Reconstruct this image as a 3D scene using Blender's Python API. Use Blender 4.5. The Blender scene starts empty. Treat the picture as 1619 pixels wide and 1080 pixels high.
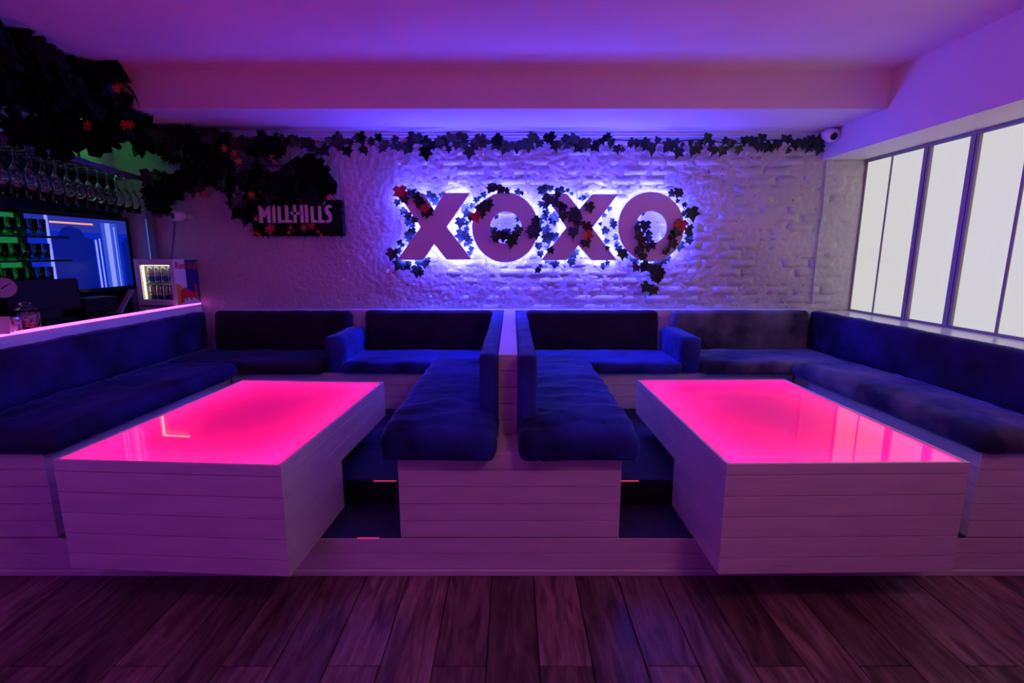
import bpy, bmesh, math, random
from mathutils import Vector, Matrix, noise

random.seed(7)
R = random.Random(11)
C = bpy.context.scene.collection
PI = math.pi

# ------------------------------------------------------------------ camera
H, F, PITCH = 1.45, 778.0, math.radians(10.2)
CP, SP = math.cos(PITCH), math.sin(PITCH)
cam_d = bpy.data.cameras.new('camera'); cam = bpy.data.objects.new('camera', cam_d); C.objects.link(cam)
cam_d.sensor_width = 36.0; cam_d.lens = 36.0 * F / 1619.0; cam_d.clip_start = 0.02
cam.location = (0, 0, H); cam.rotation_euler = (PI / 2 - PITCH, 0, 0)
bpy.context.scene.camera = cam

# ------------------------------------------------------------------ world, lamps, exposure
w = bpy.data.worlds.new('night_room'); bpy.context.scene.world = w; w.use_nodes = True
w.node_tree.nodes['Background'].inputs[0].default_value = (0.30, 0.05, 0.45, 1)
w.node_tree.nodes['Background'].inputs[1].default_value = 0.004
vs = bpy.context.scene.view_settings
vs.view_transform = 'Standard'; vs.look = 'None'; vs.exposure = 0.0; vs.gamma = 1.0; vs.use_curve_mapping = False

def lamp(name, loc, col, power, size=0.15, kind='POINT', target=None, spot=None, blend=0.6):
    d = bpy.data.lights.new(name, kind); d.color = col; d.energy = power
    if kind == 'AREA': d.size = size
    else: d.shadow_soft_size = size
    if kind == 'SPOT': d.spot_size = math.radians(spot); d.spot_blend = blend
    o = bpy.data.objects.new(name, d); C.objects.link(o); o.location = loc
    if target is not None:
        o.rotation_euler = (Vector(target) - Vector(loc)).to_track_quat('-Z', 'Y').to_euler()
    return o

# unseen fill lamps added to tint the room, then the bar's green lamp
lamp('magenta_fill_low', (-1.9, -1.6, 1.35), (0.66, 0.0, 1.0), 22, 0.25)
lamp('magenta_fill_high', (-1.2, 0.25, 2.50), (0.50, 0.02, 1.0), 10, 0.2)
lamp('pink_fill', (1.2, 0.25, 2.50), (1.0, 0.26, 0.50), 21, 0.2)
lamp('blue_fill', (-2.3, -0.9, 0.95), (0.10, 0.08, 1.0), 4, 0.2)
lamp('green_bar_lamp', (-3.08, 3.88, 2.24), (0.05, 1.0, 0.25), 0.22, 0.03)

SIGN_E = 290.0      # LED halo behind the letters
TABLE_E = 15.0     # LED strips inside the tables
PANE_E = 0.60      # frosted light panes
BAR_E = 3.2

# ------------------------------------------------------------------ helpers
def unp(u, v, Y):
    """the point on the plane y = Y that the photograph shows at pixel (u, v)"""
    a, b = (u - 809.5) / F, (540.0 - v) / F
    dy, dz = CP + b * SP, -SP + b * CP
    return Vector((a / dy * Y, Y, H + dz / dy * Y))

def unx(u, v, X):
    a, b = (u - 809.5) / F, (540.0 - v) / F
    dy, dz = CP + b * SP, -SP + b * CP
    t = X / a
    return Vector((X, dy * t, H + dz * t))

def nodes_of(name):
    m = bpy.data.materials.new(name); m.use_nodes = True
    nt = m.node_tree; return m, nt, nt.nodes['Principled BSDF']

def N(nt, t, **kw):
    n = nt.nodes.new(t)
    for k, v in kw.items(): setattr(n, k, v)
    return n

def setin(b, **kw):
    for k, v in kw.items():
        k = k.replace('_', ' ')
        if k in b.inputs: b.inputs[k].default_value = v

def mat(name, c1, c2=None, scale=4.0, stretch=(1, 1, 1), rough=0.6, bump=0.0, bscale=30.0, metal=0.0, sheen=0.0,
        rand=False, detail=4.0, spec=0.5, lo=0.35, hi=0.65, coat=0.0, bdist=0.01):
    m, nt, b = nodes_of(name)
    L = nt.links.new
    setin(b, Roughness=rough, Metallic=metal, Specular_IOR_Level=spec, Sheen_Weight=sheen, Coat_Weight=coat)
    b.inputs['Base Color'].default_value = (*c1, 1)
    tc = N(nt, 'ShaderNodeTexCoord'); mp = N(nt, 'ShaderNodeMapping'); mp.inputs['Scale'].default_value = stretch
    L(tc.outputs['Object'], mp.inputs['Vector'])
    if rand:
        oi = N(nt, 'ShaderNodeObjectInfo'); mu = N(nt, 'ShaderNodeMath', operation='MULTIPLY'); mu.inputs[1].default_value = 37.0
        L(oi.outputs['Random'], mu.inputs[0]); L(mu.outputs[0], mp.inputs['Location'])
    if c2 is not None:
        nz = N(nt, 'ShaderNodeTexNoise'); nz.inputs['Scale'].default_value = scale; nz.inputs['Detail'].default_value = detail
        L(mp.outputs[0], nz.inputs['Vector'])
        cr = N(nt, 'ShaderNodeValToRGB'); cr.color_ramp.elements[0].position = lo; cr.color_ramp.elements[1].position = hi
        cr.color_ramp.elements[0].color = (*c1, 1); cr.color_ramp.elements[1].color = (*c2, 1)
        L(nz.outputs[0], cr.inputs[0])
        out = cr.outputs[0]
        if rand:
            hs = N(nt, 'ShaderNodeHueSaturation'); ma = N(nt, 'ShaderNodeMapRange')
            ma.inputs[3].default_value = 0.7; ma.inputs[4].default_value = 1.3
            L(oi.outputs['Random'], ma.inputs[0]); L(ma.outputs[0], hs.inputs['Value']); L(out, hs.inputs['Color']); out = hs.outputs[0]
        L(out, b.inputs['Base Color'])
    if bump:
        n2 = N(nt, 'ShaderNodeTexNoise'); n2.inputs['Scale'].default_value = bscale; n2.inputs['Detail'].default_value = 6
        L(mp.outputs[0], n2.inputs['Vector'])
        bp = N(nt, 'ShaderNodeBump'); bp.inputs['Strength'].default_value = bump; bp.inputs['Distance'].default_value = bdist
        L(n2.outputs[0], bp.inputs['Height']); L(bp.outputs[0], b.inputs['Normal'])
    return m

def emit(name, col, strength, base=(0.8, 0.8, 0.8), rough=0.3):
    m, nt, b = nodes_of(name)
    b.inputs['Base Color'].default_value = (*base, 1); b.inputs['Roughness'].default_value = rough
    b.inputs['Emission Color'].default_value = (*col, 1); b.inputs['Emission Strength'].default_value = strength
    return m

def mk(name, bm_or_data, m=None, parent=None, world=True, loc=None, rot=None, smooth=False):
    """one mesh object; with a parent it becomes that thing's part (world=True: its coordinates are room coordinates)"""
    if isinstance(bm_or_data, bmesh.types.BMesh):
        me = bpy.data.meshes.new(name); bmesh.ops.recalc_face_normals(bm_or_data, faces=bm_or_data.faces[:])
        bm_or_data.to_mesh(me); bm_or_data.free()
    else: me = bm_or_data
    if m is not None and not me.materials: me.materials.append(m)
    if smooth:
        for p in me.polygons: p.use_smooth = True
    o = bpy.data.objects.new(name, me); C.objects.link(o)
    if loc is not None: o.location = loc
    if rot is not None: o.rotation_euler = rot
    if parent is not None:
        o.parent = parent
        if world: o.matrix_parent_inverse = world_of(parent).inverted()
    return o

def world_of(o):
    m = Matrix.LocRotScale(o.location, o.rotation_euler, o.scale)
    if o.parent is not None: m = world_of(o.parent) @ o.matrix_parent_inverse @ m
    return m

def tag(o, label, cat, group=None, kind=None):
    o['label'] = label; o['category'] = cat
    if group: o['group'] = group
    if kind: o['kind'] = kind
    return o

def thing(name, label, cat, loc=(0, 0, 0), rotz=0.0, group=None, kind=None):
    o = bpy.data.objects.new(name, None); C.objects.link(o); o.empty_display_size = 0.05
    o.location = loc; o.rotation_euler = (0, 0, rotz)
    return tag(o, label, cat, group, kind)

def struct(o, label=None):
    o['kind'] = 'structure'
    if label: o['label'] = label
    return o

def bx(bm, x0, x1, y0, y1, z0, z1, bev=0.0, seg=1):
    v = [bm.verts.new(p) for p in ((x0, y0, z0), (x1, y0, z0), (x1, y1, z0), (x0, y1, z0), (x0, y0, z1), (x1, y0, z1), (x1, y1, z1), (x0, y1, z1))]
    fs = [bm.faces.new([v[i] for i in f]) for f in ((0, 3, 2, 1), (4, 5, 6, 7), (0, 1, 5, 4), (1, 2, 6, 5), (2, 3, 7, 6), (3, 0, 4, 7))]
    if bev:
        es = list({e for f in fs for e in f.edges})
        bmesh.ops.bevel(bm, geom=es, offset=bev, segments=seg, affect='EDGES', profile=0.5)
    return bm

def box(x0, x1, y0, y1, z0, z1, bev=0.0, seg=1):
    return bx(bmesh.new(), x0, x1, y0, y1, z0, z1, bev, seg)

def tube(bm, pts, r, n=8, cap=True):
    pts = [Vector(p) for p in pts]; rings = []
    for i, p in enumerate(pts):
        d = (pts[min(i + 1, len(pts) - 1)] - pts[max(i - 1, 0)]).normalized()
        up = Vector((0, 0, 1)) if abs(d.z) < 0.9 else Vector((1, 0, 0))
        s = d.cross(up).normalized(); t = s.cross(d).normalized()
        rr = r[i] if isinstance(r, (list, tuple)) else r
        rings.append([bm.verts.new(p + (s * math.cos(a) + t * math.sin(a)) * rr) for a in [2 * PI * k / n for k in range(n)]])
    for a, b in zip(rings, rings[1:]):
        for k in range(n): bm.faces.new((a[k], a[(k + 1) % n], b[(k + 1) % n], b[k]))
    if cap:
        bm.faces.new(rings[0][::-1]); bm.faces.new(rings[-1])
    return bm

def lathe(bm, prof, n=16, c=(0, 0, 0)):
    """prof: list of (r, z)"""
    rings = []
    for r, z in prof:
        if r < 1e-5: rings.append([bm.verts.new((c[0], c[1], c[2] + z))])
        else: rings.append([bm.verts.new((c[0] + r * math.cos(2 * PI * k / n), c[1] + r * math.sin(2 * PI * k / n), c[2] + z)) for k in range(n)])
    for a, b in zip(rings, rings[1:]):
        for k in range(n):
            k2 = (k + 1) % n
            if len(a) == 1 and len(b) == 1: continue
            if len(a) == 1: bm.faces.new((a[0], b[k], b[k2]))
            elif len(b) == 1: bm.faces.new((a[k], a[k2], b[0]))
            else: bm.faces.new((a[k], a[k2], b[k2], b[k]))
    return bm

def prism(bm, poly, axis, d0, d1):
    """poly of 2-D points swept from d0 to d1 along axis: 'y' takes (x, z), 'x' takes (y, z), 'z' takes (x, y)"""
    def P(p, d): return {'y': (p[0], d, p[1]), 'x': (d, p[0], p[1]), 'z': (p[0], p[1], d)}[axis]
    a = [bm.verts.new(P(p, d0)) for p in poly]; b = [bm.verts.new(P(p, d1)) for p in poly]
    n = len(poly)
    bm.faces.new(a); bm.faces.new(b[::-1])
    for k in range(n): bm.faces.new((a[k], b[k], b[(k + 1) % n], a[(k + 1) % n]))
    return bm

def cushion_bm(sx, sy, sz, rad=0.04, amp=0.006, seed=0, puff=0.02, res=0.03, wr=(1.0, 1.0, 1.0)):
    """a soft upholstered block, centred on x and y, base at z = 0, with rounded edges, a crowned face and creases"""
    bm = bmesh.new()
    nx, ny, nz = max(4, int(sx / res)), max(4, int(sy / res)), max(3, int(sz / res) + 2)
    idx = {}
    def V(i, j, k):
        key = (i, j, k)
        if key not in idx: idx[key] = bm.verts.new((i / nx - .5, j / ny - .5, k / nz - .5))
        return idx[key]
    for i in range(nx):
        for j in range(ny):
            bm.faces.new((V(i, j, 0), V(i, j + 1, 0), V(i + 1, j + 1, 0), V(i + 1, j, 0)))
            bm.faces.new((V(i, j, nz), V(i + 1, j, nz), V(i + 1, j + 1, nz), V(i, j + 1, nz)))
    for i in range(nx):
        for k in range(nz):
            bm.faces.new((V(i, 0, k), V(i + 1, 0, k), V(i + 1, 0, k + 1), V(i, 0, k + 1)))
            bm.faces.new((V(i, ny, k), V(i, ny, k + 1), V(i + 1, ny, k + 1), V(i + 1, ny, k)))
    for j in range(ny):
        for k in range(nz):
            bm.faces.new((V(0, j, k), V(0, j, k + 1), V(0, j + 1, k + 1), V(0, j + 1, k)))
            bm.faces.new((V(nx, j, k), V(nx, j + 1, k), V(nx, j + 1, k + 1), V(nx, j, k + 1)))
    rad = min(rad, sx * .48, sy * .48, sz * .48)
    for v in bm.verts:
        p = Vector((v.co.x * sx, v.co.y * sy, v.co.z * sz))
        q = Vector((max(-sx / 2 + rad, min(sx / 2 - rad, p.x)), max(-sy / 2 + rad, min(sy / 2 - rad, p.y)), max(-sz / 2 + rad, min(sz / 2 - rad, p.z))))
        d = p - q
        nrm = Vector((v.co.x * 2, v.co.y * 2, v.co.z * 2))
        if d.length > 1e-6:
            nrm = d.normalized(); p = q + nrm * rad
        cx = (1 - (2 * p.x / sx) ** 2); cy = (1 - (2 * p.y / sy) ** 2); cz = (1 - (2 * p.z / sz) ** 2)
        dims = sorted((sx, sy, sz))
        if sz == dims[0]: p.z += puff * max(0, cx) ** .5 * max(0, cy) ** .5 * (1 if p.z > 0 else 0)
        elif sy == dims[0]: p.y -= puff * max(0, cx) ** .5 * max(0, cz) ** .5 * (1 if p.y < 0 else 0)
        else: p.x += puff * max(0, cy) ** .5 * max(0, cz) ** .5 * (1 if p.x > 0 else -1)
        s = Vector((p.x * 5 * wr[0] + seed * 3.1, p.y * 5 * wr[1] + seed, p.z * 5 * wr[2]))
        n1 = noise.noise(s) + .5 * noise.noise(s * 2.7) + -.55 * max(0, 1 - abs(noise.noise(s * 1.1 + Vector((0, 0, 9)))) * 9) - .25 * max(0, 1 - abs(noise.noise(s * 3.1 + Vector((5, 0, 9)))) * 6)
        if p.z > -sz * .45: p += nrm.normalized() * n1 * amp if nrm.length > 1e-6 else Vector()
        v.co = p + Vector((0, 0, sz / 2))
    return bm

# ------------------------------------------------------------------ materials
M = {}
M['paint'] = mat('white_painted_boards', (0.70, 0.69, 0.70), (0.80, 0.79, 0.80), 3.0, (1, 1, 6), rough=0.42, bump=0.25, bscale=22, rand=False, bdist=0.004)
M['joint'] = mat('dark_joint', (0.30, 0.28, 0.30), rough=0.8)
M['plaster'] = mat('ceiling_plaster', (0.74, 0.73, 0.74), (0.80, 0.79, 0.80), 1.5, rough=0.75, bump=0.08, bscale=3, bdist=0.02)
M['beam'] = mat('beam_plaster', (0.72, 0.70, 0.70), (0.77, 0.75, 0.75), 2.0, rough=0.6, bump=0.06, bscale=5)
M['sill'] = mat('gloss_sill_paint', (0.78, 0.77, 0.77), rough=0.22)
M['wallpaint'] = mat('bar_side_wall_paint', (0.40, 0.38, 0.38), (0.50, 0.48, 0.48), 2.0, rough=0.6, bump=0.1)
M['velvet'] = mat('sign_lit_navy_velvet', (0.010, 0.010, 0.040), (0.034, 0.060, 0.400), 3.6, (1, 1, 1), rough=0.8, bump=0.2, bscale=60, sheen=0.9, detail=8, lo=0.32, hi=0.70, bdist=0.004)  # same velvet as the plum copy, blue raised for the sign's light
M['velvetp'] = mat('plum_black_velvet', (0.016, 0.009, 0.020), (0.036, 0.024, 0.050), 3.0, (1, 1, 1), rough=0.8, bump=0.2, bscale=60, sheen=0.8, detail=7, lo=0.36, hi=0.68, bdist=0.004)
M['velvetg'] = mat('window_lit_navy_velvet', (0.024, 0.021, 0.060), (0.22, 0.20, 0.26), 3.0, (1, 1, 1), rough=0.8, bump=0.25, bscale=50, sheen=0.9, detail=8, lo=0.38, hi=0.66, bdist=0.004)  # grey patches paint the window's light into the navy nap
M['velvetq'] = mat('midnight_velvet', (0.012, 0.009, 0.028), (0.034, 0.026, 0.150), 3.2, rough=0.8, bump=0.2, bscale=60, detail=8, lo=0.36, hi=0.68, bdist=0.004)
for k in ('velvet', 'velvetp', 'velvetg', 'velvetq'):
    b = M[k].node_tree.nodes['Principled BSDF']; setin(b, Sheen_Weight=1.0, Sheen_Roughness=0.30, Specular_IOR_Level=0.12); setin(b, Sheen_Weight=0.22 if k in ('velvetp', 'velvetq') else 1.0); b.inputs['Sheen Tint'].default_value = (0.22, 0.40, 1.0, 1)
M['carpet'] = mat('navy_step_carpet', (0.013, 0.014, 0.050), (0.022, 0.024, 0.075), 30, rough=0.85, bump=0.3, bscale=200)
M['nose'] = mat('black_nosing', (0.015, 0.015, 0.02), rough=0.4)
M['black'] = mat('matt_black', (0.004, 0.004, 0.005), rough=0.55, spec=0.2)
M['blackgloss'] = mat('gloss_black', (0.01, 0.01, 0.012), rough=0.12)
M['metal'] = mat('brushed_metal', (0.55, 0.55, 0.58), rough=0.3, metal=1.0)
M['mullion'] = mat('grey_window_bar', (0.30, 0.27, 0.29), rough=0.5)
M['white'] = mat('white_plastic', (0.78, 0.78, 0.78), rough=0.4)
M['letter'] = mat('white_letter_face', (0.70, 0.62, 0.66), rough=0.45)
M['leafA'] = mat('dark_ivy_leaf', (0.004, 0.013, 0.006), (0.013, 0.026, 0.010), 14, rough=0.5, rand=True)
M['leafB'] = mat('dark_glossy_leaf', (0.002, 0.004, 0.0025), (0.005, 0.009, 0.005), 8, rough=0.5, spec=0.12, rand=True)
M['leafC'] = mat('brownish_ivy_leaf', (0.028, 0.016, 0.010), (0.020, 0.032, 0.013), 12, rough=0.5, rand=True)
M['red'] = mat('red_petal', (0.60, 0.03, 0.02), (0.45, 0.06, 0.02), 12, rough=0.5)
M['orange'] = mat('orange_petal', (0.80, 0.16, 0.03), (0.7, 0.05, 0.03), 12, rough=0.5)
M['pinkpetal'] = mat('pink_petal', (0.80, 0.12, 0.22), (0.6, 0.04, 0.10), 14, rough=0.5)
M['stem'] = mat('vine_stem', (0.02, 0.018, 0.012), rough=0.8)
M['sign_led'] = emit('blue_white_led', (0.050, 0.055, 1.0), SIGN_E)
M['bar_led'] = emit('magenta_led', (1.0, 0.10, 0.85), BAR_E)
M['table_led'] = emit('pink_led', (1.0, 0.034, 0.18), TABLE_E)
M['cool_led'] = emit('cool_white_led', (1.0, 0.85, 0.5), 3.5)
M['red_strip'] = emit('red_edge_glow', (1.0, 0.03, 0.06), 0.55)
M['box_white'] = mat('light_box_lining', (0.93, 0.14, 0.88), rough=0.6)

def glass(name, col=(1, 1, 1), rough=0.0, ior=1.45):
    m, nt, b = nodes_of(name); setin(b, Roughness=rough, IOR=ior, Transmission_Weight=1.0); b.inputs['Base Color'].default_value = (*col, 1); return m
M['glass'] = glass('clear_glass', (0.95, 0.97, 0.97))

def frosted_top():
    m, nt, b = nodes_of('frosted_table_glass'); L = nt.links.new
    out = nt.nodes['Material Output']; nt.nodes.remove(b)
    tr = N(nt, 'ShaderNodeBsdfTranslucent'); tr.inputs[0].default_value = (0.95, 0.62, 0.80, 1)
    gl = N(nt, 'ShaderNodeBsdfGlossy'); gl.inputs['Roughness'].default_value = 0.02
    fr = N(nt, 'ShaderNodeFresnel'); fr.inputs[0].default_value = 1.5
    mx = N(nt, 'ShaderNodeMixShader'); L(fr.outputs[0], mx.inputs[0]); L(tr.outputs[0], mx.inputs[1]); L(gl.outputs[0], mx.inputs[2])
    L(mx.outputs[0], out.inputs[0]); return m
M['frost'] = frosted_top()

def pane_mat():
    m, nt, b = nodes_of('lit_frosted_pane'); L = nt.links.new
    b.inputs['Base Color'].default_value = (0.18, 0.18, 0.18, 1); setin(b, Roughness=0.35)
    setin(b, Specular_IOR_Level=0.2); b.inputs['Emission Color'].default_value = (1.0, 1.0, 0.88, 1); b.inputs['Emission Strength'].default_value = PANE_E
    return m
M['pane'] = pane_mat()

def wood_mat():
    m, nt, b = nodes_of('brown_wood_plank'); L = nt.links.new
    tc = N(nt, 'ShaderNodeTexCoord'); oi = N(nt, 'ShaderNodeObjectInfo')
    mu = N(nt, 'ShaderNodeMath', operation='MULTIPLY'); mu.inputs[1].default_value = 53.0
    ad = N(nt, 'ShaderNodeVectorMath', operation='ADD')
    L(oi.outputs['Random'], mu.inputs[0]); L(tc.outputs['Object'], ad.inputs[0]); L(mu.outputs[0], ad.inputs[1])
    def nz(sc, vec, det, dist=0.0):
        mp = N(nt, 'ShaderNodeMapping'); mp.inputs['Scale'].default_value = vec; L(ad.outputs[0], mp.inputs[0])
        n = N(nt, 'ShaderNodeTexNoise'); n.inputs['Scale'].default_value = sc; n.inputs['Detail'].default_value = det; n.inputs['Distortion'].default_value = dist
        L(mp.outputs[0], n.inputs['Vector']); return n
    n1 = nz(3.0, (6, 0.9, 1), 6, 1.4); n2 = nz(14.0, (9, 0.5, 1), 4)
    cr = N(nt, 'ShaderNodeValToRGB'); e = cr.color_ramp.elements
    e[0].position = 0.30; e[0].color = (0.090, 0.050, 0.042, 1); e[1].position = 0.72; e[1].color = (0.48, 0.35, 0.31, 1)
    k = cr.color_ramp.elements.new(0.5); k.color = (0.27, 0.175, 0.150, 1)
    L(n1.outputs[0], cr.inputs[0])
    mx = N(nt, 'ShaderNodeMix', data_type='RGBA', blend_type='MULTIPLY'); mx.inputs[0].default_value = 0.35
    c2 = N(nt, 'ShaderNodeValToRGB'); c2.color_ramp.elements[0].position = 0.35; c2.color_ramp.elements[0].color = (0.35, 0.3, 0.3, 1); c2.color_ramp.elements[1].position = 0.6
    L(n2.outputs[0], c2.inputs[0]); L(cr.outputs[0], mx.inputs[6]); L(c2.outputs[0], mx.inputs[7])
    hs = N(nt, 'ShaderNodeHueSaturation'); mr = N(nt, 'ShaderNodeMapRange'); mr.inputs[3].default_value = 0.42; mr.inputs[4].default_value = 1.02
    L(oi.outputs['Random'], mr.inputs[0]); L(mr.outputs[0], hs.inputs['Value']); L(mx.outputs[2], hs.inputs['Color']); L(hs.outputs[0], b.inputs['Base Color'])
    bp = N(nt, 'ShaderNodeBump'); bp.inputs['Strength'].default_value = 0.25; bp.inputs['Distance'].default_value = 0.003
    L(n2.outputs[0], bp.inputs['Height']); L(bp.outputs[0], b.inputs['Normal']); setin(b, Roughness=0.42)
    return m
M['wood'] = wood_mat()

def brick_mat():
    m, nt, b = nodes_of('white_painted_brick'); L = nt.links.new
    geo = N(nt, 'ShaderNodeNewGeometry')
    n1 = N(nt, 'ShaderNodeTexNoise'); n1.inputs['Scale'].default_value = 2.2; n1.inputs['Detail'].default_value = 3
    L(geo.outputs['Position'], n1.inputs['Vector'])
    cr = N(nt, 'ShaderNodeValToRGB'); cr.color_ramp.elements[0].position = .3; cr.color_ramp.elements[1].position = .7
    cr.color_ramp.elements[0].color = (0.50, 0.485, 0.49, 1); cr.color_ramp.elements[1].color = (0.62, 0.60, 0.605, 1)
    L(n1.outputs[0], cr.inputs[0])
    # small chips where the paint is gone
    n3 = N(nt, 'ShaderNodeTexNoise'); n3.inputs['Scale'].default_value = 28; n3.inputs['Detail'].default_value = 2
    L(geo.outputs['Position'], n3.inputs['Vector'])
    c3 = N(nt, 'ShaderNodeValToRGB'); c3.color_ramp.elements[0].position = .225; c3.color_ramp.elements[0].color = (.06, .05, .06, 1); c3.color_ramp.elements[1].position = .245
    L(n3.outputs[0], c3.inputs[0])
    mx = N(nt, 'ShaderNodeMix', data_type='RGBA', blend_type='MULTIPLY'); mx.inputs[0].default_value = 1
    L(cr.outputs[0], mx.inputs[6]); L(c3.outputs[0], mx.inputs[7]); L(mx.outputs[2], b.inputs['Base Color'])
    n2 = N(nt, 'ShaderNodeTexNoise'); n2.inputs['Scale'].default_value = 26; n2.inputs['Detail'].default_value = 5; n2.inputs['Distortion'].default_value = 0.3
    L(geo.outputs['Position'], n2.inputs['Vector'])
    bp = N(nt, 'ShaderNodeBump'); bp.inputs['Strength'].default_value = 0.8; bp.inputs['Distance'].default_value = 0.009
    L(n2.outputs[0], bp.inputs['Height']); L(bp.outputs[0], b.inputs['Normal']); setin(b, Roughness=0.45)
    return m
M['brick'] = brick_mat()

# ------------------------------------------------------------------ room shell
YW = 4.16                 # face of the brick wall
ZC, ZS, YB = 2.63, 2.395, 3.497   # ceiling, soffit along the wall, beam face
XR, XG = 2.50, 2.86       # bulkhead over the window, plane of the panes
XL = -3.20                # side wall behind the bar
YF = -3.2
Z1, Z2, ZB = 0.185, 0.3216, 0.585
Y1, Y2, YK = 2.03, 2.33, 3.48

struct(mk('floor', box(-3.5, 3.4, YF, 4.4, -0.20, -0.016), M['nose']), 'dark floor under the wooden planks')
struct(mk('ceiling', box(-3.5, 3.4, YF, YB, ZC, ZC + 0.12), M['plaster']), 'smooth white ceiling washed in purple light')
struct(mk('trim_1', box(-3.5, 3.4, YB, YW + 0.2, ZS, ZC + 0.12), M['beam']), 'dropped ceiling beam along the brick wall')
struct(mk('trim_2', box(XR, 3.4, YF, YW + 0.02, 2.19, ZC), M['beam']), 'dropped bulkhead above the lit window panes')
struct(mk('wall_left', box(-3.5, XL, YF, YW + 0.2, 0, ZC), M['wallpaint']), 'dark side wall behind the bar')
struct(mk('wall_right', box(XG + 0.06, 3.4, YF, YW + 0.2, 0, 2.19), M['paint']), 'wall behind the lit window panes')
struct(mk('wall_front', box(-3.5, 3.4, YF - 0.1, YF, 0, ZC), M['carpet']), 'dark wall behind the photographer')

# brick wall: lumpy painted plaster as the bed, bricks proud of it
def wall_h(x, z):
    p = Vector((x, z, 0))
    n1 = noise.noise(p * 5.0); n2 = noise.noise(p * 13.0 + Vector((3, 1, 0)))
    rdg = 1 - abs(noise.noise(Vector((x * 9 + 2 * n1, z * 14, 4.0)))) * 2
    left = max(0.25, min(1.0, (x + 1.9) / 1.2))
    n3 = noise.noise(p * 30.0 + Vector((7, 2, 1)))
    return 0.0025 + (0.0035 * n1 + 0.0028 * n2 + 0.0038 * n3 + 0.0012 * max(0, rdg - .4) * 2) * left
def wall_mesh():
    bm = bmesh.new(); x0, x1, z0, z1 = XL, XG + 0.06, 0.0, ZS
    nx, nz = 760, 190
    vs_ = []
    for i in range(nx + 1):
        x = x0 + (x1 - x0) * i / nx
        col = []
        for k in range(nz + 1):
            z = z0 if k == 0 else 0.95 + (z1 - 0.95) * (k - 1) / (nz - 1)
            col.append(bm.verts.new((x, YW - wall_h(x, z), z)))
        vs_.append(col)
    for i in range(nx):
        for k in range(nz): bm.faces.new((vs_[i][k], vs_[i + 1][k], vs_[i + 1][k + 1], vs_[i][k + 1]))
    # back of the wall
    b = [bm.verts.new(p) for p in ((x0, YW + .2, z0), (x1, YW + .2, z0), (x1, YW + .2, z1), (x0, YW + .2, z1))]
    bm.faces.new(b)
    return bm
wall = struct(mk('wall_back', wall_mesh(), M['brick'], smooth=True), 'rough white painted brick wall behind the seating')

def brick_variant(seed):
    rr = random.Random(seed); bm = bmesh.new(); L_, Hh = 0.213, 0.064
    cols = 4; top = []; 
    grid = []
    for i in range(cols + 1):
        c = []
        for k in range(3):
            x = -L_ / 2 + L_ * i / cols; z = -Hh / 2 + Hh * k / 2
            edge = (i in (0, cols)) or (k in (0, 2))
            y = -0.0068 * rr.uniform(.4, 1.3) + (0.005 * rr.random() if edge else 0)
            c.append(bm.verts.new((x + rr.uniform(-.006, .006), y, z + rr.uniform(-.004, .004))))
        grid.append(c)
    for i in range(cols):
        for k in range(2): bm.faces.new((grid[i][k], grid[i + 1][k], grid[i + 1][k + 1], grid[i][k + 1]))
    ring = [grid[i][0] for i in range(cols + 1)] + [grid[cols][1]] + [grid[i][2] for i in range(cols, -1, -1)] + [grid[0][1]]
    back = [bm.verts.new((v.co.x * 1.03, 0.012, v.co.z * 1.06)) for v in ring]
    n = len(ring)
    for k in range(n): bm.faces.new((ring[k], back[k], back[(k + 1) % n], ring[(k + 1) % n]))
    me = bpy.data.meshes.new('brick'); bmesh.ops.recalc_face_normals(bm, faces=bm.faces[:]); bm.to_mesh(me); bm.free()
    me.materials.append(M['brick'])
    for p in me.polygons: p.use_smooth = len(p.vertices) == 4 and abs(p.normal.y) > .5
    return me
variants = [brick_variant(100 + s) for s in range(12)]
rest = bmesh.new(); cnt = 0
for row in range(19):
    z = 0.988 + row * 0.0745
    off = 0.1125 if row % 2 else 0.0
    for cx in range(-15, 14):
        x = cx * 0.225 + off
        if x - 0.10 < XL or x + 0.10 > XG - 0.01: continue
        rr = random.Random(row * 77 + cx)
        sink = rr.uniform(-0.001, 0.004)
        if x > -0.52 and cnt < 300:
            o = mk('brick', variants[rr.randrange(12)], None, wall, loc=(x, YW + sink, z), rot=(rr.uniform(-.02, .02), rr.uniform(-.015, .015), rr.uniform(-.02, .02)))
            cnt += 1
        else:
            b2 = bmesh.new(); b2.from_mesh(variants[rr.randrange(12)])
            bmesh.ops.translate(b2, verts=b2.verts, vec=(x, YW + 0.0045 + sink * .5, z)); tmp = bpy.data.meshes.new('t'); b2.to_mesh(tmp); b2.free(); rest.from_mesh(tmp); bpy.data.meshes.remove(tmp)
o = mk('bricks', rest, M['brick'], wall); o['kind'] = 'stuff'
struct(mk('trim_3', bx(bx(bmesh.new(), XL, XG, YW - 0.045, YW + 0.01, ZS - 0.016, ZS), XL, XG, YW - 0.028, YW + 0.01, ZS - 0.034, ZS - 0.016), M['beam']), 'thin moulding under the dropped ceiling')

# ------------------------------------------------------------------ floor planks
fl = bpy.data.objects['floor']
def plank_mesh(L_):
    bm = box(-0.0934, 0.0934, -L_ / 2 + .0016, L_ / 2 - .0016, -0.016, 0, 0.0025)
    me = bpy.data.meshes.new('plank'); bm.to_mesh(me); bm.free(); me.materials.append(M['wood']); return me
pm = plank_mesh(1.2)
for c in range(-17, 16):
    x = 0.193 + c * 0.19
    joint = 1.524 if c % 2 == 0 else 1.524 - 0.6
    for k in (-3, -2, -1, 0):
        y0 = joint + 1.2 * k
        if y0 + 1.2 < -1.2: continue
        mk('plank', pm, None, fl, loc=(x, y0 + 0.6, 0))

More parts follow.
